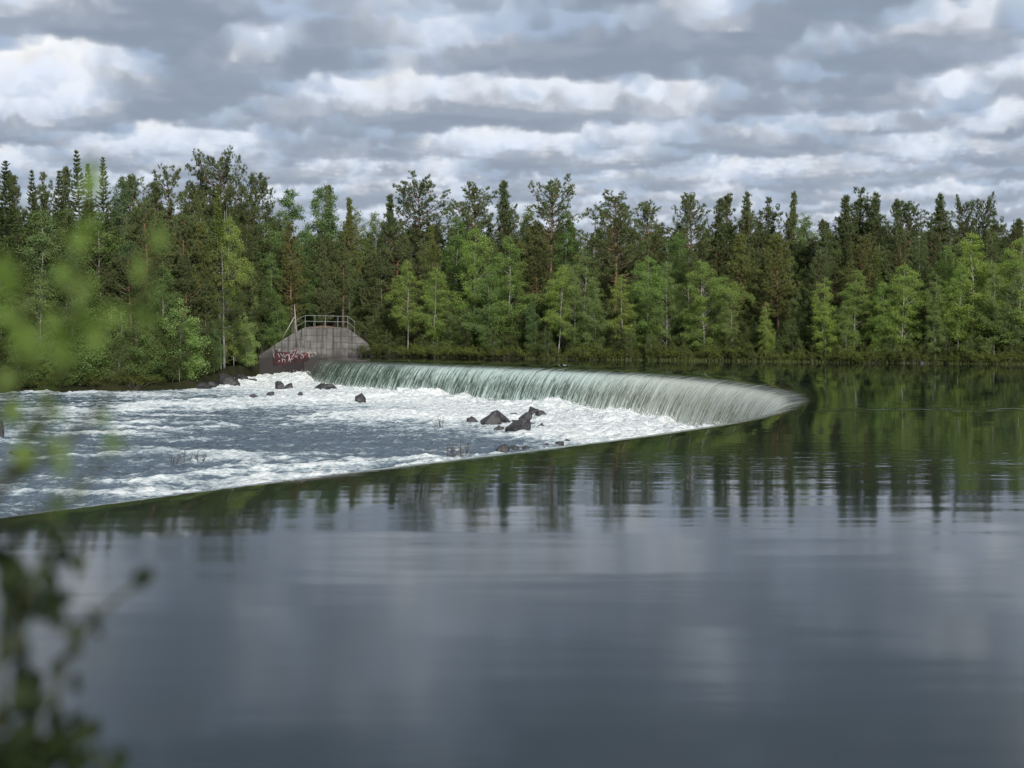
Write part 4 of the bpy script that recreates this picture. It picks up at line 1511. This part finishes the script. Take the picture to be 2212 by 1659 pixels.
G = (1, 1, 1)
YEL = (1.25, 1.15, .9)
BLU = (.8, .92, 1.1)
DRK = (.80, .84, .84)
BRN = (1.12, .98, .82)
TREES = [
    # skyline, left
    ('spruce', 0, 4, 345, 14, 1.15, "dark spruce cut by the left edge of the photo", DRK), ('cpine', 1, 32, 362, 22, .9, "slim dark pine right beside the leftmost spruce", DRK),
    ('spruce', 1, 72, 366, 20, .9, "narrow spruce spire left of a slim pine on the left skyline", G), ('cpine', 3, 98, 349, 26, .8, "slim pine between two narrow spruce spires on the left", DRK),
    ('spruce', 2, 119, 367, 22, 1.0, "small dark spruce spire right of the slim pine", G), ('cpine', 0, 147, 342, 26, .9, "dark pine left of the tallest spruce spire", DRK),
    ('spruce', 1, 178, 325, 22, 1.0, "tallest spruce spire on the left skyline", G), ('spruce', 2, 203, 352, 18, .9, "spruce spire between the two tallest spruces", G),
    ('spruce', 0, 220, 338, 20, .85, "second tallest spruce spire on the left skyline", G), ('aspen', 1, 251, 366, 24, .7, "thin loose crowned tree right of the spruce spires", DRK),
    ('pine', 2, 287, 364, 26, .9, "dark bushy pine with a broken top right of the spruces", DRK), ('cpine', 0, 331, 376, 24, 1.1, "dark conical pine left of the sparse forked pine", DRK),
    ('fork', 0, 384, 337, 28, 1.0, "sparse forked pine with open airy crown against the sky", G), ('cpine', 3, 437, 352, 34, 1.3, "thin dark pine just left of the great broad pine", DRK),
    ('great', 0, 492, 321, 30, .95, "great broad pine, the tallest tree on the skyline", (.8, .8, .85)), ('pine', 1, 550, 368, 36, .9, "dark pine at the right flank of the great broad pine", DRK),
    ('spruce', 1, 464, 406, 12, .8, "small bright green spruce before the great broad pine", (1.7, 1.7, 1.0)),
    # left, middle layer
    ('pine', 1, 311, 424, 8, 1.05, "pine with a long bare orange trunk on the left bank", G), ('birch', 0, 95, 437, 8, 1.1, "leafy birch below the left spruce spires", (.8, .85, .9)),
    ('birch', 5, 205, 440, 9, 1.2, "broad birch below the tallest spruces", (.85, .95, .8)), ('pine', 2, 395, 455, 9, 1.2, "brownish pine left of the dead grey tree", G),
    ('cpine', 2, 432, 470, 8, 1.0, "shaggy olive pine between the bare trunk pine and the dead tree", YEL), ('birch', 2, 484, 452, 7, .62, "sunlit yellow green birch behind the dead grey tree", (1.25, 1.2, .9)),
    ('dead', 0, 482, 530, 4.5, 1.0, "pale dead tree with bare side branches on the left bank", G), ('dead', 1, 476, 610, 4.0, .8, "thin dead stem beside the taller dead tree", G),
    ('spruce', 0, 40, 470, 8, 1.0, "spruce with drooping boughs behind the left shore", G), ('aspen', 0, 150, 520, 6, .9, "round leafy tree on the left bank above the shore bushes", (.7, .8, .75)),
    ('aspen', 1, 262, 505, 6, .9, "leafy tree left of the long bare orange trunk", (.7, .8, .7)), ('birch', 5, 355, 560, 4, 1.0, "small dense birch right of the long bare orange trunk", (.7, .8, .75)),
    ('birch', 1, 20, 590, 3, 1.3, "young birch at the left edge above the river", (.8, .9, .8)), ('birch', 2, 88, 592, 3, 1.3, "round topped young birch near the left edge above the river", G),
    ('clump', 0, 170, 640, 2.5, 1.3, "bushy multi stemmed birch on the left shore", (.8, .9, .85)), ('clump', 1, 240, 660, 2.2, 1.2, "dense low birch thicket on the left shore", (.75, .85, .8)),
    ('clump', 0, 300, 690, 2.0, 1.1, "low leafy thicket below the long bare orange trunk", (.7, .8, .75)),
    ('clump', 0, 392, 642, 1.5, 1.1, "rounded shore birch with white stems above the boulders", (1.15, 1.25, 1.1)), ('clump', 1, 530, 672, 1.0, .80, "grey green willow like bush beside the abutment slope", (1.3, 1.35, 1.3)),
    ('clump', 1, 455, 690, 2.2, .9, "small dark bush between the two rounded shore bushes", (.6, .7, .65)), ('clump', 0, 60, 700, 1.2, 1.2, "leafy thicket at the river edge far left", (.75, .85, .75)),
    ('clump', 1, 128, 730, .8, 1.1, "low leafy thicket at the river edge left of the reddish twigs", (.85, .9, .7)), ('birch', 3, 540, 560, 5, .5, "thin birch right of the sunlit birch on the left bank", G),
    # middle
    ('birch', 2, 572, 468, 12, 1.1, "tall light green birch left of the brownish pine", (.9, 1.0, .95)), ('birch', 0, 612, 440, 15, 1.1, "pale grey green birch behind the brownish pine", (1.0, 1.05, 1.1)),
    ('aspen', 0, 640, 390, 18, 1.0, "tall pale aspen, left of the aspen pair on the skyline", (1.0, 1.1, .95)), ('aspen', 1, 688, 383, 20, .9, "tall pale aspen, right of the aspen pair on the skyline", (1.0, 1.1, .95)),
    ('cpine', 3, 714, 384, 22, 1.0, "slim pine spire right of the tall aspens", G), ('cpine', 2, 628, 470, 5, .9, "brownish drying pine left above the railing", BRN),
    ('cpine', 1, 748, 420, 18, .9, "young pine spire above the railing's right end", YEL), ('birch', 3, 770, 440, 20, 1.1, "loose birch top right of the young pine spire", G), ('birch', 1, 806, 447, 20, 1.0, "pale birch top before the gap in the skyline", (1.1, 1.1, 1.0)),
    ('cpine', 0, 740, 490, 6, 1.1, "olive young pine standing right behind the railing", G), ('cpine', 2, 700, 520, 5, 1.0, "olive young pine behind the middle of the railing", G), ('birch', 5, 585, 540, 3.5, .95, "leafy birch left behind the upright pole", (.75, .85, .8)),
    ('clump', 0, 600, 640, 3.0, .8, "leafy bush left of the upright pale pole", (.75, .9, .8)), ('birch', 3, 676, 590, 7, .9, "slender leafy tree right of the upright pole", (.75, .85, .75)),
    ('cpine', 1, 850, 412, 20, 1.0, "dark pine left of the wide rounded pine", DRK), ('pine', 3, 912, 389, 24, 1.15, "wide rounded dark pine with an open crown on the skyline", DRK),
    ('cpine', 0, 812, 500, 9, 1.0, "shaded young pine right of the abutment", G), ('cpine', 2, 855, 470, 11, 1.1, "olive pine below the dark pine right of the abutment", G), ('cpine', 1, 940, 480, 11, 1.0, "olive pine below the wide rounded pine", YEL),
    ('birch', 0, 985, 455, 14, 1.0, "bright birch top right of the wide rounded pine", (.9, 1.1, .9)), ('birch', 3, 880, 555, 2.5, 1.15, "slender bright birch with a thin white trunk at the fall", (1.2, 1.2, .9)),
    ('birch', 1, 934, 568, 3, 1.2, "pointed bright birch right of the slender white trunk", (1.15, 1.2, .9)), ('birch', 2, 1018, 480, 8, 1.0, "tall bright birch in the middle of the far bank", (1.15, 1.25, .9)),
    ('pine', 0, 1043, 384, 20, 1.15, "left of two adjoining tall pines in the middle skyline", G), ('cpine', 1, 1091, 382, 22, 1.1, "right of two adjoining tall pines in the middle skyline", DRK),
    ('birch', 0, 1100, 500, 4, 1.35, "very broad leafy birch before the adjoining pines", (.95, 1.05, .9)), ('birch', 5, 1060, 570, 2, 1.2, "broad grey green birch at the shore in the middle", (.9, 1.0, .95)), ('aspen', 1, 1150, 640, 1.2, .8, "low leafy tree right of the broad grey green birch", (.8, .95, .8)),
    ('birch', 1, 1141, 428, 17, .9, "birch top left of the bare trunked flat pine", G), ('pine', 3, 1186, 392, 13, 1.0, "flat crowned pine with a tall bare trunk on the skyline", G), ('birch', 0, 1226, 448, 14, 1.0, "pointed birch right of the bare trunked flat pine", (.85, 1.05, .9)),
    ('dead', 1, 1278, 434, 18, 1.1, "dead leafless tree top against the sky", DRK), ('pine', 0, 1330, 404, 8, 1.2, "big pine with a visible reddish trunk right of the dead top", G),
    ('pine', 2, 1150, 478, 11, 1.0, "brownish pine below the birch top in the middle", BRN), ('birch', 3, 1205, 566, 1.5, 1.2, "bright birch with a white trunk reaching the water", (1.3, 1.3, .9)),
    ('birch', 2, 1262, 520, 6, 1.0, "leafy birch below the dead leafless top", G), ('birch', 1, 1240, 600, 2.5, 1.1, "slim birch right of the bright white trunk", G), ('birch', 5, 1285, 590, 2, 1.0, "leafy birch below the big reddish pine, left of it", G), ('birch', 3, 1345, 588, 1.5, 1.2, "sparse yellowish birch under the big reddish pine", (1.3, 1.2, .9)),
    # right of middle
    ('cpine', 2, 1406, 424, 16, 1.2, "ragged pine with a thin tip right of the big reddish pine", G), ('birch', 2, 1402, 543, 4, 1.1, "dense bright birch below the ragged thin tipped pine", (1.0, 1.15, .9)), ('birch', 0, 1440, 560, 3, 1.0, "birch right of the dense bright birch", G),
    ('birch', 5, 1470, 490, 12, 1.0, "green birch below the knobbly pine", (.85, 1.05, .9)), ('pine', 1, 1486, 411, 20, .9, "knobbly pine, first of the right skyline row", G), ('cpine', 3, 1542, 414, 24, 1.2, "upright pine, second of the right skyline row", DRK), ('cpine', 1, 1574, 409, 26, .9, "slim pine, third of the right skyline row", DRK),
    ('cpine', 0, 1619, 399, 24, .9, "tall dense pine, fourth of the right skyline row", G), ('cpine', 3, 1656, 411, 28, 1.1, "dark pine, fifth of the right skyline row", DRK), ('cpine', 1, 1706, 406, 24, .8, "slim tipped pine standing by itself left of the pale birch top", G),
    ('birch', 2, 1522, 553, 2, 1.25, "broad round birch with a pale leaning trunk", (1.1, 1.15, .9)), ('cpine', 2, 1606, 496, 8, 1.3, "wide olive pine in the second row right of middle", YEL), ('pine', 2, 1682, 500, 8, 1.1, "olive pine with a visible orange trunk in the second row", YEL),
    ('birch', 3, 1580, 622, 1.5, 1.0, "small birch with a thin white trunk at the shore", G), ('birch', 4, 1656, 648, 1.2, 1.0, "small leaning birch at the shore right of middle", (1.2, 1.2, .9)), ('birch', 3, 1750, 448, 20, 1.1, "pale sparse birch top on the right skyline", (1.05, 1.1, 1.15)), ('cpine', 0, 1782, 462, 14, 1.0, "pine right of the pale sparse birch top", DRK),
    ('cpine', 1, 1820, 414, 22, 1.1, "left of the tall right hand pine group", DRK), ('cpine', 3, 1858, 388, 24, 1.3, "tallest pine of the right hand group", DRK), ('cpine', 0, 1896, 404, 22, 1.0, "pine right of the tallest one in the right hand group", DRK), ('cpine', 1, 1935, 420, 26, .9, "slim dark pine in the right hand group", DRK),
    ('pine', 1, 1968, 428, 20, 1.0, "bushy topped pine in the right hand group", DRK), ('pine', 2, 1946, 490, 9, .9, "pine with a forked orange trunk on the right", G), ('pine', 0, 1852, 500, 8, .85, "round crowned brownish pine before the right hand group", BRN), ('cpine', 2, 1762, 540, 7, 1.0, "shaded pine behind the bright shore birch", DRK),
    ('cpine', 0, 2027, 404, 22, 1.1, "tall dense pine right of the right hand group", DRK), ('pine', 3, 2090, 434, 26, .7, "small flat crowned pine, left of a pair on the far right", DRK), ('pine', 3, 2126, 430, 26, .7, "small flat crowned pine, right of a pair on the far right", DRK), ('cpine', 3, 2152, 440, 24, .9, "slim pine right of the small flat crowned pair", DRK),
    ('cpine', 1, 2202, 465, 20, 1.0, "dark pine at the right edge of the photo", DRK), ('spruce', 1, 1898, 540, 5, 1.1, "bright young spruce between the shore birches on the right", (1.8, 1.7, 1.0)),
    ('birch', 4, 1782, 592, 1.2, 1.2, "bright airy birch with several white trunks at the shore", (1.3, 1.3, .9)), ('birch', 1, 1848, 575, 2.5, 1.3, "birch with a white trunk right of the airy several trunked one", (1.05, 1.1, .9)), ('birch', 0, 1830, 620, 1.5, .9, "small birch between two white trunked birches", G),
    ('birch', 2, 1946, 562, 1.8, 1.25, "broad bright birch with two tops on the right shore", (1.2, 1.25, .9)), ('birch', 5, 1915, 600, 1.5, 1.0, "lower birch leaning on the broad two topped birch", (1.1, 1.2, .9)), ('birch', 4, 2020, 588, 1.5, .95, "narrow birch with a crooked trunk on the right shore", G), ('birch', 1, 2040, 520, 7, 1.0, "taller birch behind the narrow crooked birch", (.95, 1.05, .9)),
    ('birch', 0, 2106, 490, 3, 1.35, "tallest bright birch on the right shore", (1.25, 1.3, .9)), ('birch', 3, 2070, 560, 2, 1.1, "birch left beside the tallest bright shore birch", (1.1, 1.2, .9)), ('birch', 5, 2150, 560, 2, 1.0, "birch right beside the tallest bright shore birch", G), ('birch', 2, 2200, 500, 3, 1.2, "light green birch cut by the right edge", (1.2, 1.25, .95)), ('aspen', 0, 2185, 600, 1.5, .9, "leafy tree with thin stems at the right edge shore", G),
]
for t_ in TREES:
    if len(t_[6].split()) <= 11:
        HANDLES.append((t_[2], t_[6]))
for i_, t_ in enumerate(TREES):
    kind, var, x, yt, back, ws, lab, tint = t_
    if kind in ('birch', 'clump') and back < 9:
        tint = tuple(v_ * 1.25 for v_ in tint)
        ws *= 1.1
    tree(kind, var + (3 * (i_ % 2) if kind == 'cpine' else 0), x, yt, back, ws, lab, tint)

# the forest behind and between: individuals that nothing tells apart
FILL = {'pine': "shaded pine", 'cpine': "olive conifer", 'birch': "shaded birch", 'spruce': "shaded spruce"}
frs = random.Random(99)
x = -40.0
cnt = 0
for row, (back, step, lo, hi) in enumerate([(5.5, 55, 590, 660), (11, 46, 505, 580), (17, 48, 480, 530), (26, 50, 465, 505), (38, 52, 470, 500), (52, 60, 480, 510)]):
    x = -60.0 + row * 13
    while x < 2280:
        yt = frs.uniform(lo, hi)
        if x < 560:
            yt -= 45
        if 560 < x < 830:
            yt += 10
        kd = frs.choice(['birch', 'cpine', 'cpine', 'pine', 'birch'] if row < 3 else ['cpine', 'pine', 'birch', 'cpine'])
        if x < 300 and row > 0:
            kd = frs.choice(['spruce', 'cpine', 'birch'])
        ab_gap = 540 < x < 800 and back < 9
        if not ab_gap:
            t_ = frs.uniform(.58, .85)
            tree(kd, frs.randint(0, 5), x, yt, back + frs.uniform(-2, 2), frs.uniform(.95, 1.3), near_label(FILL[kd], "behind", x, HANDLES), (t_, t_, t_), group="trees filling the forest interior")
            cnt += 1
        x += step * frs.uniform(.7, 1.3)

# young growth under and before the trees
ux = -50.0
urs = random.Random(41)
while ux < 2270:
    for back_, lo_, hi_ in ((1.2, 690, 740), (3.5, 650, 710), (7.5, 620, 690)):
        xx = ux + urs.uniform(-14, 14)
        if 480 < xx < 815 and back_ < 9:
            continue
        k_ = urs.uniform(.45, .8)
        tree('clump', urs.randint(0, 1), xx, urs.uniform(lo_, hi_), back_ + urs.uniform(-.8, 1.2), urs.uniform(.85, 1.25), near_label("young thicket", "below", xx, HANDLES), (k_, k_, k_ * .9), group="young birch undergrowth")
    ux += urs.uniform(34, 52)

# shore bushes
BUSH = [(800, 764, 30, 30, 0, "dark bush overgrowing the right end of the abutment"), (930, 768, 26, 46, 1, "wide yellow green willow bush at the fall, leftmost of the row"), (975, 769, 24, 44, 0, "yellow green willow bush second from the left in the row"), (1015, 770, 20, 40, 1, "low willow bush in the middle of the row"),
        (1052, 771, 22, 44, 0, "willow bush right of the low one in the row"), (1092, 773, 26, 46, 2, "taller willow bush at the right end of the row"), (1135, 774, 16, 40, 1, "low bush left of the white birch trunk at the water"),
        (1180, 775, 14, 36, 1, "low bush just left of the white birch trunk"), (1245, 776, 14, 40, 0, "low bush right of the white birch trunk"), (1310, 778, 18, 40, 1, "low leafy bush left of the bright twin bushes"), (1370, 779, 44, 44, 2, "tall bright bush, left of the twin bushes at the water"),
        (1435, 780, 46, 50, 2, "tall bright bush, right of the twin bushes at the water"), (1500, 780, 18, 44, 1, "low reddish green bush right of the twin bushes"), (1560, 781, 12, 30, 0, "small bush left of the pale lake shore boulder"),
        (1620, 782, 12, 36, 1, "small bush right of the pale lake shore boulder"), (1700, 783, 14, 40, 0, "low bush below the small leaning birch"), (1850, 784, 34, 60, 1, "broad bush below the white trunked birch on the right"), (1905, 785, 30, 50, 0, "bush beside the broad one on the right shore"),
        (1950, 785, 22, 40, 1, "low bush with pale twigs at the right shore"), (2005, 786, 36, 50, 2, "rounded bush right of the pale twigs"), (2080, 786, 16, 40, 0, "low bush below the tallest bright shore birch"), (2150, 787, 18, 40, 1, "low bush near the right edge of the lake shore"), (2200, 788, 22, 44, 1, "pale yellow green bush at the right edge of the lake shore")]
for x, _, _, _, _, lab in BUSH:
    if len(lab.split()) <= 11:
        BHANDLES.append((x, lab))
for i, (x, yb, hp, wp, v_, lab) in enumerate(BUSH):
    q = at_z(x, yb, 0.05)
    k = q.y / F_PX
    Yb = float(shore_y(q.x)) + .35
    h = hp * k * 1.15
    plant('bush', v_, q.x, Yb, h, min(2.2, wp / hp * .9), lab, "bushes along the far lake shore", (1.05, 1.05, .8) if 0 < i < 6 else (.9, .9, .8))
RB = [(20, 850, 30, 60, 1, "dark bush at the river edge, leftmost"), (75, 850, 34, 60, 0, "dark bush at the river edge, second from the left"), (140, 850, 30, 56, 1, "leafy bush at the river edge below the young birches"),
      (195, 848, 34, 50, 0, "yellowish bush at the river edge left of the reddish twigs"), (235, 846, 36, 50, 1, "yellow green bush next to the reddish twigs"), (276, 842, 44, 36, 2, "slender bush with reddish twigs reaching over the river"),
      (460, 812, 20, 44, 1, "low bush behind the rounded left bank boulders"), (555, 790, 26, 34, 0, "small bush left of the abutment foot")]
ux = 840.0
while ux < 2260:
    q = at_z(ux, 778, 0.05)
    plant('bush', urs.randint(0, 2), q.x, float(shore_y(q.x)) + urs.uniform(.1, 1.2), urs.uniform(.9, 2.2), urs.uniform(.9, 1.4), near_label("small bush", "beside", ux, BHANDLES), "low bushes fringing the far lake shore", (1.0, 1.05, .8))
    ux += urs.uniform(13, 24)
ux = -20.0
while ux < 315:
    q = at_z(ux, 840, -2.6)
    plant('bush', urs.randint(0, 2), q.x, float(shore_y(q.x)) + urs.uniform(1.0, 2.5), urs.uniform(.9, 2.0), urs.uniform(1.0, 1.5), near_label("small bush", "beside", ux, [(t[0], t[5]) for t in RB]), "low bushes fringing the left river bank", (.6, .65, .5))
    ux += urs.uniform(16, 28)
for i, (x, yb, hp, wp, v_, lab) in enumerate(RB):
    q = at_z(x, yb, -2.6)
    k = q.y / F_PX
    Yb = float(shore_y(q.x)) + .8
    plant('bush', v_, q.x, Yb, hp * k * 1.15, min(2.0, wp / hp * .9), lab, "bushes along the left river bank", (.85, .85, .6))

# growth creeping over the right end of the abutment
for i, (x, yb, h_, lab) in enumerate([(792, 766, 1.5, "leafy bush covering the wall's lower right end"), (806, 766, 2.2, "tall dark bush standing right beside the abutment"), (820, 767, 1.7, "dark bush second to the right of the abutment"), (836, 768, 1.4, "low dark bush third to the right of the abutment")]):
    q = at_y(x, yb, 157.3)
    o = plant('bush', i, q.x, 157.3, h_, 1.1, lab, "bushes along the far lake shore", (.6, .65, .5))
    o.location.z = max(o.location.z, -.08)

# grass fringe of the lake shore
rs = np.random.RandomState(8)
lv = Leaves(8)
N = 9000
xs_ = rs.uniform(-12, 52, N)
gy_ = shore_y(xs_) - pn(xs_ * 0.16, xs_ * 0 + 3.3, 5) + rs.normal(-.15, .35, N)
kp = rs.uniform(0, 1, N) < (sstep(-5, 16, xs_) * .8 + .1) * (.35 + .65 * sstep(-.15, .3, pn(xs_ * .22, xs_ * 0, 55)))
xs_, gy_ = xs_[kp], gy_[kp]
lv.blades(np.stack([xs_, gy_, np.maximum(ground_z(xs_, gy_), -.05) - .03], 1), rs.normal(0, .28, (len(xs_), 3)) + np.array([0, 0, 1]), rs.uniform(.18, .50, len(xs_)), rs.uniform(.02, .045, len(xs_)))
tag(link("shore_grass", lv.mesh("shore_grass"), None, M_GRASS), "pale green grass fringe along the far lake shore", "grass", kind="stuff")


# bare flooded twigs in the rapids
def twig(seed, h, n_):
    r = np.random.RandomState(seed)
    tb = Tubes()
    for i in range(n_):
        B = curve_pts((r.normal(0, .25 * h), r.normal(0, .1 * h), -.3), r.uniform(0, 6.28), r.uniform(.8, 1.5), h * r.uniform(.5, 1.1) + .3, r.normal(0, .4), 6, .2, r)
        tb.add(B, np.linspace(.022, .008, 7), 4, False)
        for q in range(4):
            tb.add(curve_pts(B[r.randint(2, 6)], r.uniform(0, 6.28), r.uniform(.2, 1.2), h * r.uniform(.2, .45), .3, 3), [.011, .009, .008, .005], 3, False)
    return tb.mesh("bare_twigs")


for i, (x, y, hp, n_, lab) in enumerate([(372, 996, 26, 5, "bare flooded twigs in the rapids, leftmost tuft"), (400, 995, 24, 2, "single bare twig in the rapids between two tufts"), (432, 995, 22, 5, "bare flooded twigs in the rapids, right tuft"),
                                         (975, 992, 34, 12, "dense bare brushwood in the foam behind the near crest"), (1010, 985, 34, 4, "thin bare bush right of the dense brushwood behind the near crest"),
                                         (952, 917, 20, 6, "bare twigs left of the midstream rock cluster"), (290, 848, 34, 9, "reddish bare twigs at the left river edge"), (532, 998, 14, 2, "short bare twig alone in the middle of the rapids")]):
    q = at_z(x, y, -2.95)
    k = q.y / F_PX
    o = link("bare_shrub", twig(600 + i, hp * k, n_), None, M_BARK_GREY)
    o.location = q
    tag(o, lab, "shrub")

# ------------------------------------------------------------------ out-of-focus saplings beside the camera
M_NEARLEAF = foliage("near_leaves", (0.11, 0.18, 0.035), (0.23, 0.33, 0.085), .5, wf=0)
M_TWIG = bark("green_twig", [(0.3, (0.02, 0.022, 0.01)), (0.6, (0.05, 0.055, 0.022))])
M_NEARDARK = foliage("near_dark_leaves", (0.013, 0.022, 0.008), (0.028, 0.042, 0.014), .25, wf=0)  # weaker light on the lower leaves put into their darker colour


def near_leaf_mesh(seed, spots, scale=1.0):
    """broad leaves: 6-sided, slightly folded; spots (x px, y px, distance, length m)"""
    r = np.random.RandomState(seed)
    V, Fc = [], []
    for (x, y, D, L) in spots:
        c = np.array(at_y(x, y, D))
        a = unit(np.array([r.normal(0, .5), r.normal(0, .4), r.choice([-1, 1]) * r.uniform(.4, 1)]))
        b = unit(np.cross(a, r.normal(0, .45, 3) + np.array([0, 1.0, .2])))
        nn = np.cross(a, b)
        W = L * r.uniform(.5, .68) * .5
        base = len(V)
        for (u_, v_, k_) in ((-.5, 0, 0), (-.22, .85, .12), (.15, .9, .12), (.5, 0, 0), (.15, -.9, .12), (-.22, -.85, .12)):
            V.append(c + a * u_ * L + b * v_ * W + nn * k_ * W)
        Fc.append([base, base + 1, base + 2, base + 3])
        Fc.append([base, base + 3, base + 4, base + 5])
    return mesh_np("leaves", np.array(V), np.array(Fc))


def near_plant(label, stems, clusters, mat, seed, root_xy):
    r = np.random.RandomState(seed)
    root = link("sapling", None)
    gzv = float(ground_z(*root_xy))
    root.location = (0, 0, 0)
    tag(root, label, "sapling")
    for P in stems:
        tb = Tubes()
        pts_ = [np.array(at_y(*q)) for q in P]
        pts_ = [np.array([root_xy[0], root_xy[1], gzv - .05])] + pts_
        Q = catmull(np.array([(p[0], p[1]) for p in pts_]), 5)
        Zq = np.interp(np.linspace(0, 1, len(Q)), np.linspace(0, 1, len(pts_)), [p[2] for p in pts_])
        Q = np.column_stack([Q, Zq])
        tb.add(Q, np.linspace(.007, .002, len(Q)), 5)
        link("stem", tb.mesh("stem"), root, M_TWIG)
    spots = []
    for (x, y, D, sx, sy, n_, L) in clusters:
        for _ in range(n_):
            spots.append((x + r.normal(0, sx), y + r.normal(0, sy), D + r.normal(0, .07), L * r.uniform(.75, 1.25)))
    link("leaves", near_leaf_mesh(seed, spots), root, mat)
    return root


near_plant("out of focus bright green twigs hanging over the left of the view",
           [[(-260, 1500, 1.30), (-40, 1100, 1.30), (110, 860, 1.30), (160, 640, 1.30), (195, 390, 1.30)], [(-260, 1500, 1.30), (-80, 1000, 1.30), (60, 760, 1.25), (30, 600, 1.25)],
            [(-260, 1500, 1.35), (0, 1050, 1.35), (200, 900, 1.35), (290, 700, 1.35), (335, 520, 1.35)], [(-260, 1500, 1.35), (-20, 1150, 1.40), (150, 1080, 1.40), (240, 960, 1.40)]],
           [(197, 395, 1.30, 10, 14, 3, 0.027), (198, 440, 1.30, 14, 20, 2, 0.022), (345, 525, 1.35, 10, 16, 2, 0.024), (175, 545, 1.30, 14, 40, 3, 0.022), (205, 720, 1.25, 6, 18, 3, 0.027), (180, 660, 1.30, 20, 30, 3, 0.027), (130, 600, 1.30, 10, 40, 3, 0.022),
            (20, 620, 1.25, 20, 50, 6, 0.027), (50, 720, 1.25, 40, 50, 6, 0.027), (130, 740, 1.30, 40, 40, 6, 0.027), (280, 690, 1.30, 24, 40, 3, 0.027), (300, 580, 1.35, 20, 30, 3, 0.022), (20, 820, 1.30, 24, 40, 4, 0.027), (130, 820, 1.30, 14, 50, 4, 0.024),
            (95, 900, 1.35, 20, 40, 6, 0.022), (60, 960, 1.40, 30, 30, 6, 0.022), (150, 1010, 1.40, 24, 26, 6, 0.022), (240, 950, 1.40, 12, 30, 5, 0.022), (125, 1085, 1.40, 8, 14, 5, 0.022)],
           M_NEARLEAF, 77, (-0.85, 1.1))
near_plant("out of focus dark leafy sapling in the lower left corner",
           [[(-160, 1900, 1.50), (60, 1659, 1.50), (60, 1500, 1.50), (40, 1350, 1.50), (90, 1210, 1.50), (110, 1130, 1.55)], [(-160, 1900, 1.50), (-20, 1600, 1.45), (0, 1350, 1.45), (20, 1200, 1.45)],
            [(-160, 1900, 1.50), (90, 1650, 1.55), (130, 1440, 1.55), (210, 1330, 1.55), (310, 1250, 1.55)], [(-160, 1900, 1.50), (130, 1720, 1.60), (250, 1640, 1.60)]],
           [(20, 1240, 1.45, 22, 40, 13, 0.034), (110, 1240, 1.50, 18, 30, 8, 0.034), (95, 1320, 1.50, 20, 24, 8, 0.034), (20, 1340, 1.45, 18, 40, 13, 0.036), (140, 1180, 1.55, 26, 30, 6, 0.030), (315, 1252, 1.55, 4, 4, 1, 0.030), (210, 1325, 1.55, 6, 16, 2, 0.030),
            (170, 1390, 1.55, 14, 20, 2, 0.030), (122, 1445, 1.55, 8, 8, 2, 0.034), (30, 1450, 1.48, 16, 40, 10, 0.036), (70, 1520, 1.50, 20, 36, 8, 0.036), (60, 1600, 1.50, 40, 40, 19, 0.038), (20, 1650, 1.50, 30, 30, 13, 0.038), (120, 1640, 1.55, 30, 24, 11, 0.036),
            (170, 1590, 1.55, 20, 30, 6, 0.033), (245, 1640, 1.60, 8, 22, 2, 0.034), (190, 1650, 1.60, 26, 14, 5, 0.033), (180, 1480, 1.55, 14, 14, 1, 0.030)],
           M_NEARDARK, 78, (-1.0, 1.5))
